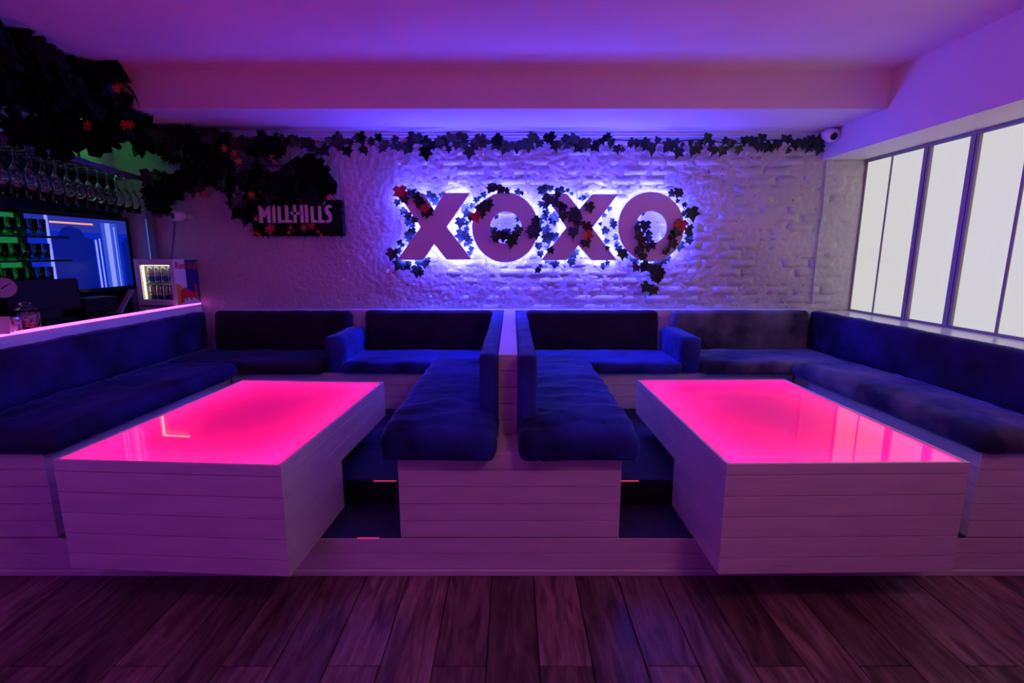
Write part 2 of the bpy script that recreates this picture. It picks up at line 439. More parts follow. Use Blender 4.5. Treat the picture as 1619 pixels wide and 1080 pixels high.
# ------------------------------------------------------------------ seating platform, steps
def boards(parent, x0, x1, face, z_edges, side='y', thick=0.012, gap=0.003, name='board'):
    """horizontal boards nailed to a face: side 'y' lies on the plane y = face looking to -y; '+x' / '-x' on x = face"""
    for za, zb in zip(z_edges, z_edges[1:]):
        if side == 'y': bm = box(x0, x1, face, face + thick, za + gap / 2, zb - gap / 2, 0.0012)
        elif side == '+x': bm = box(face - thick, face, x0, x1, za + gap / 2, zb - gap / 2, 0.0012)
        else: bm = box(face, face + thick, x0, x1, za + gap / 2, zb - gap / 2, 0.0012)
        mk(name, bm, M['paint'], parent)

plat = thing('stepped_platform', 'two-step platform with white boarded riser and dark navy carpeted treads', 'platform', (0, Y1, 0))
mk('lower_deck', box(-2.585, 2.535, Y1 + 0.012, YW - 0.02, 0.0, Z1 - 0.008), M['joint'], plat)
boards(plat, -2.585, 2.54, Y1, [0.03, 0.105, Z1 - 0.004])
mk('plinth_strip', box(-2.585, 2.54, Y1 - 0.014, Y1 + 0.012, 0.0, 0.028, 0.004, 2), M['paint'], plat)
# treads: one carpeted step each side of the middle seat, upper deck behind
for (xa, xb) in ((-2.04, -0.505), (0.485, 2.05)):
    mk('lower_tread', box(xa, xb, Y1 + 0.004, Y2, Z1 - 0.008, Z1, 0.003), M['carpet'], plat)
    mk('upper_riser', box(xa, xb, Y2, Y2 + 0.02, Z1, Z2 - 0.01), M['nose'], plat)
    mk('upper_deck', box(xa, xb, Y2 - 0.006, YK, Z2 - 0.012, Z2, 0.003), M['carpet'], plat)
mk('red_edge_strip', box(-0.70, -0.585, Y2 - 0.010, Y2 - 0.006, Z2 - 0.008, Z2 - 0.003), M['red_strip'], plat)  # glowing red strips put in for the red lines along the tread edges
mk('red_edge_strip', box(0.525, 0.64, Y2 - 0.010, Y2 - 0.006, Z2 - 0.008, Z2 - 0.003), M['red_strip'], plat)
mk('red_edge_strip', box(-0.70, -0.60, Y1 - 0.0005, Y1 + 0.004, Z1 - 0.006, Z1 - 0.002), M['red_strip'], plat)

ZE = [Z1, 0.267, 0.349, 0.431, 0.511, ZB]
mid = thing('middle_seat_base', 'white boarded seat base in the middle, under the two chaise cushions', 'bench base', (0, Y1, Z1), group='white boarded seat bases')
mk('core', box(-0.496, 0.476, Y1 + 0.012, YK, Z1, ZB - 0.003), M['joint'], mid)
boards(mid, -0.502, 0.482, Y1, ZE)
boards(mid, Y1 + .012, YK, -0.502, ZE, '-x', 0.006); boards(mid, Y1 + .012, YK, 0.482, ZE, '+x', 0.006)
mk('top_board', box(-0.500, 0.480, Y1 + 0.002, YK, ZB - 0.004, ZB + 0.006, 0.002), M['paint'], mid)

def back_base():
    t = thing('back_bench_base', 'long white bench base along the foot of the brick wall', 'bench base', (0, YK, Z1), group='white boarded seat bases')
    mk('core', box(-2.04, 2.045, YK + 0.012, YW - 0.03, Z1, ZB - 0.003), M['joint'], t)
    boards(t, -2.04, 2.045, YK, [Z2 - 0.02, 0.411, 0.50, ZB])
    mk('top_board', box(-2.04, 2.045, YK, YW - 0.03, ZB - 0.004, ZB + 0.006, 0.002), M['paint'], t)
    mk('back_ledge', box(-2.46, 2.50, 4.085, YW - 0.012, ZB, 0.985, 0.004), M['paint'], t)
    return t
back_base()
def side_base(s, xa, xw, label):
    t = thing('side_bench_base', label, 'bench base', (s * (xa + .3), Y1, Z1), group='white boarded seat bases')
    x0, x1 = (xa, xw) if s > 0 else (-xw, -xa)
    mk('core', box(x0 + 0.006, x1 - 0.006, Y1 + 0.012, YW - 0.03, Z1, ZB - 0.003), M['joint'], t)
    boards(t, x0, x1, Y1, ZE)
    boards(t, Y1 + .012, YK, xa * s, ZE, '-x' if s > 0 else '+x', 0.006)
    mk('top_board', box(x0, x1, Y1 + 0.002, YW - 0.03, ZB - 0.004, ZB + 0.006, 0.002), M['paint'], t)
    return t
side_base(1, 2.056, 2.535, 'white boarded bench base below the lit window panes')
side_base(-1, 2.05, 2.585, 'white boarded bench base below the bar counter')

# wall stubs: window sill wall and bar front
struct(mk('trim_4', box(2.545, XG + 0.06, 1.51, YW - 0.012, 0.0, 0.968, 0.006, 2), M['sill']), 'glossy white sill wall under the lit panes')
struct(mk('trim_6', box(-2.65, -2.632, 0.6, YW - 0.012, 0.0, 1.0), M['paint']), 'white front of the bar')

# ------------------------------------------------------------------ divider between the booths
dv = thing('booth_divider', 'narrow white boarded divider standing between the two booths', 'divider', (-0.02, 2.25, ZB), group=None)
mk('core', box(-0.058, 0.020, 2.262, 4.08, ZB + .006, 0.972), M['joint'], dv)
boards(dv, -0.0635, 0.0255, 2.25, [ZB + .006, 0.665, 0.745, 0.825, 0.905, 0.972])
mk('cap', box(-0.0645, 0.0265, 2.249, 4.083, 0.972, 0.984, 0.002), M['sill'], dv)
mk('side_panel', box(-0.0635, -0.058, 2.262, 4.08, ZB + .006, 0.972), M['paint'], dv)
mk('side_panel', box(0.020, 0.0255, 2.262, 4.08, ZB + .006, 0.972), M['paint'], dv)

# ------------------------------------------------------------------ cushions
def cushion(name, label, cat, x0, x1, y0, y1, z0, z1, m, rad=0.04, amp=0.006, seed=0, puff=0.015, rot=(0, 0, 0), group=None, wr=(1, 1, 1), droop=None, res=0.03):
    bm = cushion_bm(x1 - x0, y1 - y0, z1 - z0, rad, amp, seed, puff, res, wr)
    if droop:
        for v in bm.verts: droop(v)
    o = mk(name, bm, M[m], None, loc=((x0 + x1) / 2, (y0 + y1) / 2, z0), rot=rot, smooth=True)
    return tag(o, label, cat, group)

zs = ZB + 0.007
def chaise_droop(sgn):
    def f(v):
        y = v.co.y; 
        t = max(0.0, (-y - 0.55) / 0.17)
        if t > 0: v.co.z -= 0.022 * t * t
        # the outer edge bulges over the base
        u = max(0.0, (sgn * v.co.x - 0.15) / 0.12)
        v.co.z -= 0.012 * u * u
    return f
def pleat(v): pass
GS, GB = 'dark velvet seat cushions', 'dark velvet back cushions'
cushion('seat_cushion', 'crumpled navy velvet chaise cushion just left of the white divider', 'cushion', -0.565, -0.066, 1.955, 3.40, zs, zs + 0.125, 'velvet', 0.038, 0.011, 1, 0.024, group=GS, wr=(.8, 2.2, 1), droop=chaise_droop(-1), res=0.02)
cushion('seat_cushion', 'crumpled navy velvet chaise cushion just right of the white divider', 'cushion', 0.032, 0.545, 1.955, 3.40, zs, zs + 0.125, 'velvet', 0.038, 0.011, 2, 0.024, group=GS, wr=(.8, 2.2, 1), droop=chaise_droop(1), res=0.02)
cushion('back_cushion', 'long narrow navy velvet cushion leaning on the left face of the divider', 'cushion', -0.150, -0.067, 2.17, 3.93, zs + 0.10, 1.0, 'velvet', 0.02, 0.005, 3, 0.006, group=GB)
cushion('back_cushion', 'long narrow navy velvet cushion leaning on the right face of the divider', 'cushion', 0.029, 0.112, 2.12, 3.93, zs + 0.09, 1.0, 'velvet', 0.02, 0.005, 4, 0.006, group=GB)
ys0, ys1 = 3.42, 3.925
cushion('seat_cushion', 'navy velvet seat cushion against the wall, between left armrest and divider', 'cushion', -1.235, -0.155, ys0, ys1, zs, zs + 0.085, 'velvet', 0.035, 0.006, 5, 0.012, group=GS)
cushion('seat_cushion', 'navy velvet seat cushion against the wall, between divider and right armrest', 'cushion', 0.118, 1.225, ys0, ys1, zs, zs + 0.085, 'velvet', 0.035, 0.006, 6, 0.012, group=GS)
cushion('seat_cushion', 'black-plum velvet corner seat cushion between left armrest and the bar-side bench', 'cushion', -2.50, -1.345, ys0 - .02, ys1, zs, zs + 0.085, 'velvetp', 0.035, 0.007, 7, 0.012, group=GS)
cushion('seat_cushion', 'velvet corner seat cushion, greyed as by window light, between right armrest and the window-side bench', 'cushion', 1.36, 2.43, ys0 - .02, ys1, zs, zs + 0.09, 'velvetg', 0.035, 0.007, 8, 0.012, group=GS)
tl = (-0.08, 0, 0)
for (xa, xb, mm, sd, lab, tp) in ((-2.43, -1.315, 'velvetp', 9, 'dark velvet back cushion in the corner nearest the small drinks fridge', .985),
                              (-1.195, -0.155, 'velvetp', 10, 'dark velvet back cushion between left armrest and divider, below letters XO', .990),
                              (0.118, 1.195, 'velvetp', 11, 'dark velvet back cushion between divider and right armrest', .990),
                              (1.315, 2.42, 'velvetg', 12, 'dark velvet back cushion, greyed as by window light, in the corner nearest the lit panes', .99)):
    cushion('back_cushion', lab, 'cushion', xa, xb, 3.935, 4.045, zs + 0.001, tp, mm, 0.035, 0.006, sd, 0.012, tl, GB)
GA = 'velvet armrest blocks'
cushion('armrest', 'boxy navy velvet armrest on the bench left of the divider', 'armrest', -1.345, -1.205, 3.46, 4.0, zs, 0.858, 'velvet', 0.03, 0.005, 13, 0.006, group=GA)
cushion('armrest', 'boxy navy velvet armrest on the bench right of the divider', 'armrest', 1.212, 1.355, 3.44, 4.0, zs, 0.858, 'velvet', 0.03, 0.005, 14, 0.006, group=GA)
def side_droop(v):
    t = max(0.0, (-v.co.y - 0.55) / 0.25)
    if t > 0: v.co.z -= 0.02 * t * t
cushion('seat_cushion', 'long dark velvet seat cushion on the bar-side bench, beside left table', 'cushion', -2.49, -1.935, 1.985, 3.39, zs, zs + 0.10, 'velvetq', 0.05, 0.010, 15, 0.025, (0, 0, -0.035), GS, (2, 1, 1), side_droop)
cushion('seat_cushion', 'long velvet seat cushion, greyed as by window light, on the window-side bench', 'cushion', 1.985, 2.455, 1.985, 3.39, zs, zs + 0.10, 'velvetg', 0.05, 0.009, 16, 0.022, (0, 0, 0.03), GS, (2.4, 1, 1), side_droop)
cushion('back_cushion', 'long dark velvet back cushion below the bar counter', 'cushion', -2.615, -2.515, 1.95, 4.03, zs + .08, 0.975, 'velvetq', 0.03, 0.006, 17, 0.012, group=GB)
cushion('back_cushion', 'long navy velvet back cushion below the window sill', 'cushion', 2.44, 2.535, 1.95, 4.03, zs + .08, 0.985, 'velvetq', 0.03, 0.005, 18, 0.010, group=GB)

# ------------------------------------------------------------------ light tables
ZT, ZN, ZF = 0.66, 0.192, 0.438
def light_table(label, loc, rotz, W, Lt, notch):
    """origin: middle of the front edge on the floor line; local y runs to the wall"""
    t = thing('light_table', label, 'table', loc, rotz, 'white boarded tables with glowing pink tops')
    t['group'] = 'white boarded tables with glowing pink tops'
    h = W / 2; th = 0.014
    def lp(name, bm, m): return mk(name, bm, m, t, world=False)
    rows = [ZN, 0.263, 0.3505, ZF, 0.5255, 0.613, ZT - 0.0]
    g = 0.0015
    bm = bmesh.new()
    bx(bm, -h + th - .003, h - th + .003, th - .003, notch - th, ZN + .004, 0.52)
    bx(bm, -h + th - .003, h - th + .003, notch - th, Lt - th + .003, ZF + .004, 0.52)
    lp('core', bm, M['joint'])
    for a, b in zip(rows, rows[1:]):
        low = b <= ZF + 1e-6
        lp('board', box(-h, h, 0, th, a + g, b - g, 0.0012), M['paint'])
        ye = notch if low else Lt
        lp('board', box(-h, -h + th, th, ye, a + g, b - g, 0.0012), M['paint'])
        lp('board', box(h - th, h, th, ye, a + g, b - g, 0.0012), M['paint'])
        lp('board', box(-h + th, h - th, ye - th, ye, a + g, b - g, 0.0012), M['paint'])
    # light box: white floor, inner lining, LED strips round the edge, frosted glass lying in the rim
    lp('light_box_floor', box(-h + th, h - th, th, Lt - th, 0.520, 0.526), M['box_white'])
    lin = bmesh.new()
    bx(lin, -h + th, -h + th + .004, th, Lt - th, .526, ZT - .018); bx(lin, h - th - .004, h - th, th, Lt - th, .526, ZT - .018)
    bx(lin, -h + th, h - th, th, th + .004, .526, ZT - .018); bx(lin, -h + th, h - th, Lt - th - .004, Lt - th, .526, ZT - .018)
    lp('lining', lin, M['box_white'])
    e = 0.022
    for q in ((-h + th + .004, -h + th + .004 + .01, e, Lt - e), (h - th - .014, h - th - .004, e, Lt - e), (-h + e + .02, h - e - .02, th + .004, th + .014), (-h + e + .02, h - e - .02, Lt - th - .014, Lt - th - .004)):
        lp('led_strip', box(q[0], q[1], q[2], q[3], 0.550, 0.560), M['table_led'])
    bmf = bmesh.new()
    v = [bmf.verts.new(p) for p in ((-h + th, th, ZT - .006), (h - th, th, ZT - .006), (h - th, Lt - th, ZT - .006), (-h + th, Lt - th, ZT - .006))]
    bmf.faces.new(v)
    o = lp('frosted_glass_top', bmf, M['frost']); o['label'] = 'glowing pink frosted glass top'
    return t
light_table('glowing pink table in the left booth, beside the bar-side bench', (-1.330, 1.772, 0), -math.atan2(0.0735, 1.223), 0.915, 1.235, 0.545)
light_table('glowing pink table in the right booth, its top mirroring the lit panes', (1.290, 1.768, 0), 0.018, 0.945, 1.27, 0.548)

# ------------------------------------------------------------------ window of lit panes
win = thing('window_1', 'row of tall backlit frosted panes with dark grey bars', 'window', (XG, 2.2, 0.968), kind='structure')
zb_, zt_ = 0.985, 2.165
mk('bottom_rail', box(XG - 0.012, XG + 0.05, 1.51, 4.15, 0.968, zb_, 0.002), M['mullion'], win)
mk('top_rail', box(XG - 0.012, XG + 0.05, 1.51, 4.15, zt_, 2.189, 0.002), M['mullion'], win)
edges = []   # (y of bar centre, half width)
y = 4.158; bars = [(4.150, .010)]
seq = [(3.88, .007), (3.545, .030), (3.192, .032), (2.868, .010), (2.54, .030), (2.19, .030), (1.87, .010), (1.54, .030)]
bars += seq
for (yy, hw) in bars:
    mk('mullion', box(XG - 0.02 if hw > .02 else XG - .008, XG + 0.04, yy - hw, yy + hw, zb_, zt_, 0.003), M['mullion'], win)
    if hw > .02: mk('groove', box(XG - 0.0205, XG - 0.018, yy - hw * .35 - .002, yy - hw * .35 + .004, zb_, zt_), M['black'], win)
for (a, ha), (b, hb) in zip(bars, bars[1:]):
    mk('pane', box(XG, XG + 0.012, b + hb - .002, a - ha + .002, zb_ - .002, zt_ + .002), M['pane'], win)

struct(mk('wall_pier', box(XR + .04, XG + 0.06, YF, 1.508, 0, 2.19), M['carpet']), 'dark wall beyond the last lit pane')
# ------------------------------------------------------------------ letters
YLF, YLB = 4.080, 4.106
def outline_x(pts): return [(unp(u, v, YLF).x, unp(u, v, YLF).z) for u, v in pts]
X1 = [(628, 305), (669.5, 305.5), (686.3, 332.5), (702, 305), (743.4, 305), (706, 358.8), (746, 410.5), (706, 410.5), (686.4, 386), (669, 411), (628, 411), (665, 358.8)]
X2 = [(861, 306.3), (896.5, 306.3), (916.3, 331), (936.3, 306.9), (977.4, 306.9), (936.6, 360), (975.5, 411.7), (935.4, 411.5), (914.6, 388), (895.6, 411.3), (855.2, 411.5), (895.6, 360)]
def inset(poly, d):
    n = len(poly); area = sum(poly[i][0] * poly[(i + 1) % n][1] - poly[(i + 1) % n][0] * poly[i][1] for i in range(n))
    s = 1 if area > 0 else -1; out = []
    for i in range(n):
        p0, p1, p2 = (Vector(poly[i - 1]), Vector(poly[i]), Vector(poly[(i + 1) % n]))
        e1, e2 = (p1 - p0).normalized(), (p2 - p1).normalized()
        n1, n2 = Vector((-e1.y, e1.x)) * s, Vector((-e2.y, e2.x)) * s
        b = (n1 + n2); k = d / max(.35, (1 + n1.dot(n2)) / 1.0) if b.length > 1e-6 else 0
        out.append(p1 + b * k)
    return out
def ribbon(bm, poly, d0, d1, y0, y1):
    a, b = inset(poly, d0), inset(poly, d1); n = len(poly)
    va = [[bm.verts.new((p.x, yy, p.y)) for p in a] for yy in (y0, y1)]; vb = [[bm.verts.new((p.x, yy, p.y)) for p in b] for yy in (y0, y1)]
    for i in range(n):
        j = (i + 1) % n
        bm.faces.new((va[0][i], va[0][j], vb[0][j], vb[0][i])); bm.faces.new((va[1][i], vb[1][i], vb[1][j], va[1][j]))
        bm.faces.new((va[0][i], va[1][i], va[1][j], va[0][j])); bm.faces.new((vb[0][i], vb[0][j], vb[1][j], vb[1][i]))
def sign_letter(label, poly, inner=None):
    c = (sum(p[0] for p in poly) / len(poly), sum(p[1] for p in poly) / len(poly))
    t = thing('sign_letter', label, 'sign letter', (c[0], YLF, min(p[1] for p in poly)), group='letters of the XOXO sign')
    bm = bmesh.new()
    if inner is None: prism(bm, poly, 'y', YLF, YLB)
    else:
        n = len(poly)
        r = [[bm.verts.new((p[0], yy, p[1])) for p in q] for yy in (YLF, YLB) for q in (poly, inner)]
        for i in range(n):
            j = (i + 1) % n
            bm.faces.new((r[0][i], r[0][j], r[1][j], r[1][i])); bm.faces.new((r[2][i], r[3][i], r[3][j], r[2][j]))
            bm.faces.new((r[0][i], r[2][i], r[2][j], r[0][j])); bm.faces.new((r[1][i], r[1][j], r[3][j], r[3][i]))
    mk('letter_body', bm, M['letter'], t)
    bm = bmesh.new(); ribbon(bm, poly, 0.004, 0.0065, YLB + 0.002, YLB + 0.018)
    if inner: pass
    mk('led_strip', bm, M['sign_led'], t)
    for k in range(0, len(poly), max(1, len(poly) // 4)):
        q = inset(poly, 0.035)[k]
        mk('mounting_peg', tube(bmesh.new(), [(q.x, YLB - .002, q.y), (q.x, YW + 0.004, q.y)], 0.005, 6), M['black'], t)
    return t
def ell(cu, cv, ru, rv, n=40):
    return [((p := unp(cu + ru * math.cos(2 * PI * k / n), cv + rv * math.sin(2 * PI * k / n), YLF)).x, p.z) for k in range(n)]
sign_letter('first X of the glowing sign, nearest the black leafy panel', outline_x(X1))
sign_letter('first O of the glowing sign, between the two X letters', ell(798.7, 359.5, 52.2, 55.4), ell(799.8, 360, 25.1, 25.4))
sign_letter('second X of the glowing sign, overgrown with ivy', outline_x(X2))
sign_letter('last O of the glowing sign, with ivy hanging below it', ell(1029.5, 358.5, 52.3, 55.3), ell(1029.8, 359.2, 25, 25.5))
cb = bmesh.new(); pts = [unp(u, v, 4.135) for u, v in ((679, 394), (686, 398), (692, 403), (694, 408), (691, 413), (684, 415.5), (676, 415.8))]
tube(cb, pts, 0.0022, 5); tag(mk('cable_loop', cb, M['black']), 'thin black cable looping out under the first X', 'cable')

# ------------------------------------------------------------------ leaves
def leaf_mesh(name, outline, fold=0.18, m='leafA', cup=0.1):
    """outline of half a leaf (x >= 0) from base to tip, mirrored; a fold along the midrib and a slight cup"""
    bm = bmesh.new(); mid = [bm.verts.new((0, y, -cup * y * y)) for y in [outline[0][1] + (outline[-1][1] - outline[0][1]) * i / 3 for i in range(4)]]
    for s in (1, -1):
        vs2 = [mid[0]] + [bm.verts.new((s * x, y, fold * x - cup * y * y)) for x, y in outline[1:-1]] + [mid[3]]
        c = mid[1]; c2 = mid[2]; k = len(vs2)
        for i in range(k - 1):
            ctr = c if i < k // 2 else c2
            try: bm.faces.new((vs2[i], vs2[i + 1], ctr))
            except ValueError: pass
        try: bm.faces.new((vs2[k // 2], c2, c))
        except ValueError: pass
    me = bpy.data.meshes.new(name); bm.to_mesh(me); bm.free(); me.materials.append(M[m]); return me
IVY = [(0, 0), (.22, -.12), (.52, .10), (.34, .28), (.56, .52), (.24, .58), (0, 1.0)]
IVYP = [(0, 0), (.2, -.08), (.40, .05), (.30, .30), (.34, .45), (.12, .68), (0, 1.0)]
MON = [(0, 0), (.30, -.14), (.55, .05), (.60, .22), (.26, .24), (.62, .40), (.58, .52), (.24, .44), (.54, .66), (.46, .78), (.2, .62), (.3, .92), (0, 1.05)]
PHI = [(0, 0), (.25, -.1), (.42, .12), (.44, .4), (.30, .72), (0, 1.05)]
LM = {'ivyA': leaf_mesh('leaf', IVY, m='leafA'), 'ivyC': leaf_mesh('leaf', IVY, m='leafC'), 'ivyP': leaf_mesh('leaf', IVYP, m='leafA'),
      'mon': leaf_mesh('leaf', MON, .12, 'leafB', .22), 'phi': leaf_mesh('leaf', PHI, .2, 'leafB', .25), 'ivyR': leaf_mesh('leaf', IVY, m='red'), 'ivyB': leaf_mesh('leaf', IVY, m='leafB')}
def flower_mesh(m):
    bm = bmesh.new()
    for k in range(5):
        a = 2 * PI * k / 5; d = Vector((math.cos(a), math.sin(a), 0)); n = Vector((-d.y, d.x, 0)); up = Vector((0, 0, 1))
        p = [Vector(), d * .5 + n * .28 + up * .18, d * .95 + n * .2 + up * .22, d * .95 - n * .2 + up * .22, d * .5 - n * .28 + up * .18]
        v = [bm.verts.new(q) for q in p]; c = bm.verts.new(d * .55 + up * .08)
        for i in range(5): bm.faces.new((v[i], v[(i + 1) % 5], c))
    me = bpy.data.meshes.new('flower'); bm.to_mesh(me); bm.free(); me.materials.append(M[m]); return me
FM = {k: flower_mesh(k) for k in ('red', 'orange', 'pinkpetal')}

def leaf(parent, key, p, size, ang=None, tilt=None, rr=R, face='y'):
    """a leaf at p, facing the room (-y) with random tilt; ang turns it in the wall plane (0 = tip down)"""
    ang = rr.uniform(-.9, .9) if ang is None else ang
    tx = rr.uniform(-.5, .35) if tilt is None else tilt
    # local: leaf in xy, tip +y, upper side +z  ->  tip down, upper side to -y
    m_ = Matrix.Rotation(ang, 4, 'Y') @ Matrix.Rotation(tx, 4, 'X') @ Matrix.Rotation(rr.uniform(-.4, .4), 4, 'Z') @ Matrix(((-1, 0, 0, 0), (0, 0, -1, 0), (0, -1, 0, 0), (0, 0, 0, 1)))
    if face == 'x': m_ = Matrix.Rotation(PI / 2 + rr.uniform(-.5, .5), 4, 'Z') @ m_
    o = mk('leaf', LM[key], None, parent, loc=p, rot=m_.to_euler()); o.scale = (size * rr.uniform(.85, 1.15),) * 3
    return o
def flower(parent, key, p, size, face='y', rr=R):
    m_ = (Matrix.Rotation(PI / 2, 4, 'X') if face == 'y' else Matrix.Rotation(PI / 2, 4, 'Z') @ Matrix.Rotation(PI / 2, 4, 'X')) @ Matrix.Rotation(rr.uniform(0, 6), 4, 'Z')
    o = mk('flower', FM[key], None, parent, loc=p, rot=m_.to_euler()); o.scale = (size,) * 3; return o

# garland along the top of the wall
gar = thing('ivy_garland', 'long dark ivy garland strung along the top of the brick wall', 'garland', (0, 4.1, 2.3))
st = []
for i in range(60):
    u = 300 + i * (1305 - 300) / 59; p = unp(u, 224 + 3 * math.sin(u * .05), 4.10); st.append(p)
mk('vine_stem', tube(bmesh.new(), st, 0.004, 5), M['stem'], gar)
rg = random.Random(5)
u = 296
while u < 1300:
    dens = 6.4 if u < 900 else 8.0
    for k in range(1):
        v = 211 + rg.random() * 24
        if u < 430: v += rg.random() * 14
        key = rg.choice(['ivyC', 'ivyA', 'ivyC', 'ivyB']) if u < 960 else rg.choice(['ivyP', 'ivyA', 'ivyP'])
        leaf(gar, key, unp(u + rg.uniform(-3, 3), v, rg.uniform(4.03, 4.115)), rg.uniform(.058, .105), rg.uniform(-.9, .9), None, rg)
    u += dens * rg.uniform(.6, 1.4)
leaf(gar, 'ivyA', unp(1296, 228, 4.06), .085, .2); leaf(gar, 'ivyP', unp(1288, 222, 4.06), .09, -.6); leaf(gar, 'ivyA', unp(1280, 228, 4.07), .085, .5)
for u, v in ((500, 225), (640, 222), (760, 236)): flower(gar, 'red', unp(u, v, 4.04), .018)

# dense foliage where the garland meets the bar
fo = thing('corner_creeper', 'dense dark creeper spreading over the wall corner, between bar and black leafy panel', 'foliage', (-2.4, 4.05, 1.9))
rf = random.Random(21)
blobs = [(228, 215, 26, 18, 34, 'phi'), (275, 228, 36, 22, 34, 'ivyB'), (330, 235, 34, 22, 34, 'ivyB'), (322, 272, 30, 26, 30, 'ivyB'), (283, 290, 22, 16, 16, 'ivyB'), (254, 300, 14, 16, 12, 'mon'),
         (380, 245, 30, 18, 22, 'ivyB'), (425, 235, 22, 12, 12, 'ivyB'), (400, 280, 24, 18, 18, 'ivyB'), (362, 285, 22, 16, 14, 'ivyB'), (380, 330, 12, 14, 7, 'ivyB'), (420, 300, 20, 14, 10, 'ivyB'), (244, 300, 10, 26, 8, 'mon')]
for cu, cv, ru, rv, n, key in blobs:
    for k in range(n):
        a = rf.uniform(0, 2 * PI); q = rf.random() ** .5
        k2 = key if rf.random() < .75 else rf.choice(['ivyB', 'ivyC'])
        yy = rf.uniform(3.86, 4.10)
        p = unp(cu + ru * q * math.cos(a), cv + rv * q * math.sin(a), yy)
        leaf(fo, k2, p + Vector((0, 0, .04)), rf.uniform(.10, .15), rf.uniform(-1, 1), None, rf)
for u, v, k in ((356, 235, 'red'), (432, 250, 'orange'), (378, 255, 'orange'), (398, 308, 'orange'), (322, 308, 'red'), (371, 243, 'red')): flower(fo, k, unp(u, v, 3.85), .028)
mk('vine_stem', tube(bmesh.new(), [unp(u, v, 4.12) for u, v in ((205, 200), (280, 225), (330, 250), (400, 262), (455, 262), (470, 300))], .005, 5), M['stem'], fo)
for q in (((440, 246), (450, 268), (460, 280)), ((458, 235), (459, 255), (462, 272)), ((524, 240), (522, 255), (518, 262))):
    mk('vine_stem', tube(bmesh.new(), [unp(u, v, 4.13) for u, v in q], .0025, 5), M['stem'], fo)

# jungle foliage over the bar
struct(mk('trim_5', box(XL, -2.74, 0.8, YB, 2.36, ZC), M['black']), 'black bulkhead above the bar hidden by leaves')
ju = thing('bar_foliage', 'mass of dark monstera and philodendron leaves hanging above the bar', 'foliage', (-2.7, 2.9, 2.2))
rj = random.Random(31)
for k in range(285):
    yy = rj.uniform(2.15, 3.62); zz = 2.61 - 0.27 * rj.random() ** .9
    xx = -2.72 + rj.uniform(-.02, .16) - (0.0 if zz > 2.2 else .12 * rj.random())
    if yy > 3.4: zz = min(zz, 2.52)
    leaf(ju, rj.choice(['phi', 'mon', 'phi']), (xx, yy, zz), rj.uniform(.11, .20), rj.uniform(-1.1, 1.1), rj.uniform(-.9, .2), rj, 'x' if rj.random() < .7 else 'y')
for u, v, sz, an in ((62, 188, .2, .2), (85, 190, .2, -.1), (112, 186, .2, .1), (132, 190, .18, -.2), (168, 188, .2, .3), (40, 192, .15, .9), (195, 95, .22, -.5), (214, 130, .26, -.1), (200, 160, .22, 0), (150, 95, .2, -1)):
    leaf(ju, 'mon' if v > 180 else 'phi', unx(u, v, -2.60), sz, an, -.1, rj)
for u, v in ((186, 140), (193, 132), (207, 197), (140, 199), (198, 198)): flower(ju, 'orange', unx(u, v, -2.50), .032)

# ivy on the sign: (u, v, size px, front?)
ivy = thing('sign_ivy', 'ivy tendrils with dark leaves winding round the XOXO letters', 'ivy', (0.3, 4.05, 1.4))
ri = random.Random(3)
lst = []
def c7(*a): lst.extend([(600 + x / 6.227, 270 + y / 6.227, s, f) for x, y, s, f in a])
def c8(*a): lst.extend([(840 + x / 5.4, 280 + y / 5.4, s, f) for x, y, s, f in a])
c7((230, 290, 12, 1), (310, 235, 12, 1), (360, 260, 13, 1), (400, 310, 14, 1), (430, 340, 13, 1), (490, 410, 14, 1), (450, 440, 9, 1), (290, 200, 7, 0), (340, 205, 7, 0), (390, 235, 8, 0),
   (520, 270, 15, 0), (545, 320, 13, 0), (490, 300, 12, 0), (610, 250, 9, 0), (180, 320, 10, 0), (255, 410, 11, 0), (290, 450, 12, 0), (265, 470, 10, 0), (330, 500, 10, 0), (350, 490, 9, 1), (280, 520, 9, 0),
   (320, 545, 7, 0), (320, 610, 12, 0), (290, 650, 15, 0), (300, 690, 11, 0), (195, 720, 10, 0), (230, 740, 8, 0), (140, 830, 16, 1), (180, 800, 11, 0), (225, 935, 17, 0), (250, 950, 13, 0), (300, 915, 7, 0),
   (370, 990, 15, 0), (410, 1010, 10, 0), (440, 915, 13, 0), (465, 890, 10, 0), (380, 905, 9, 0), (1110, 190, 13, 1), (1160, 180, 12, 1), (1210, 190, 11, 1), (1120, 150, 8, 0), (1240, 205, 8, 1), (1350, 215, 8, 0), (1395, 230, 7, 0),
   (1020, 240, 8, 0), (985, 268, 6, 0), (955, 290, 8, 0), (920, 350, 8, 0), (985, 370, 13, 1), (1060, 340, 14, 1), (1020, 390, 14, 1), (1005, 430, 11, 1), (960, 380, 11, 1), (845, 370, 12, 0), (830, 390, 8, 0),
   (880, 440, 13, 0), (905, 470, 9, 1), (800, 525, 17, 0), (870, 525, 8, 0), (850, 585, 9, 0), (820, 650, 18, 0), (850, 670, 10, 0), (895, 705, 12, 0), (855, 735, 7, 0), (910, 775, 8, 0), (885, 815, 7, 0),
   (1155, 455, 6, 0), (1115, 600, 12, 0), (1150, 640, 14, 1), (1180, 650, 13, 1), (1220, 650, 13, 1), (1265, 605, 10, 0), (1240, 620, 10, 0), (1340, 640, 14, 1), (1300, 700, 15, 1), (1380, 590, 12, 1), (1375, 480, 9, 0), (1135, 690, 11, 1), (1330, 680, 12, 1), (1270, 660, 10, 1),
   (1520, 500, 11, 1), (1540, 560, 14, 1), (1500, 610, 13, 1), (1535, 640, 12, 1), (1565, 600, 14, 1), (1560, 740, 9, 0), (1590, 205, 13, 0))
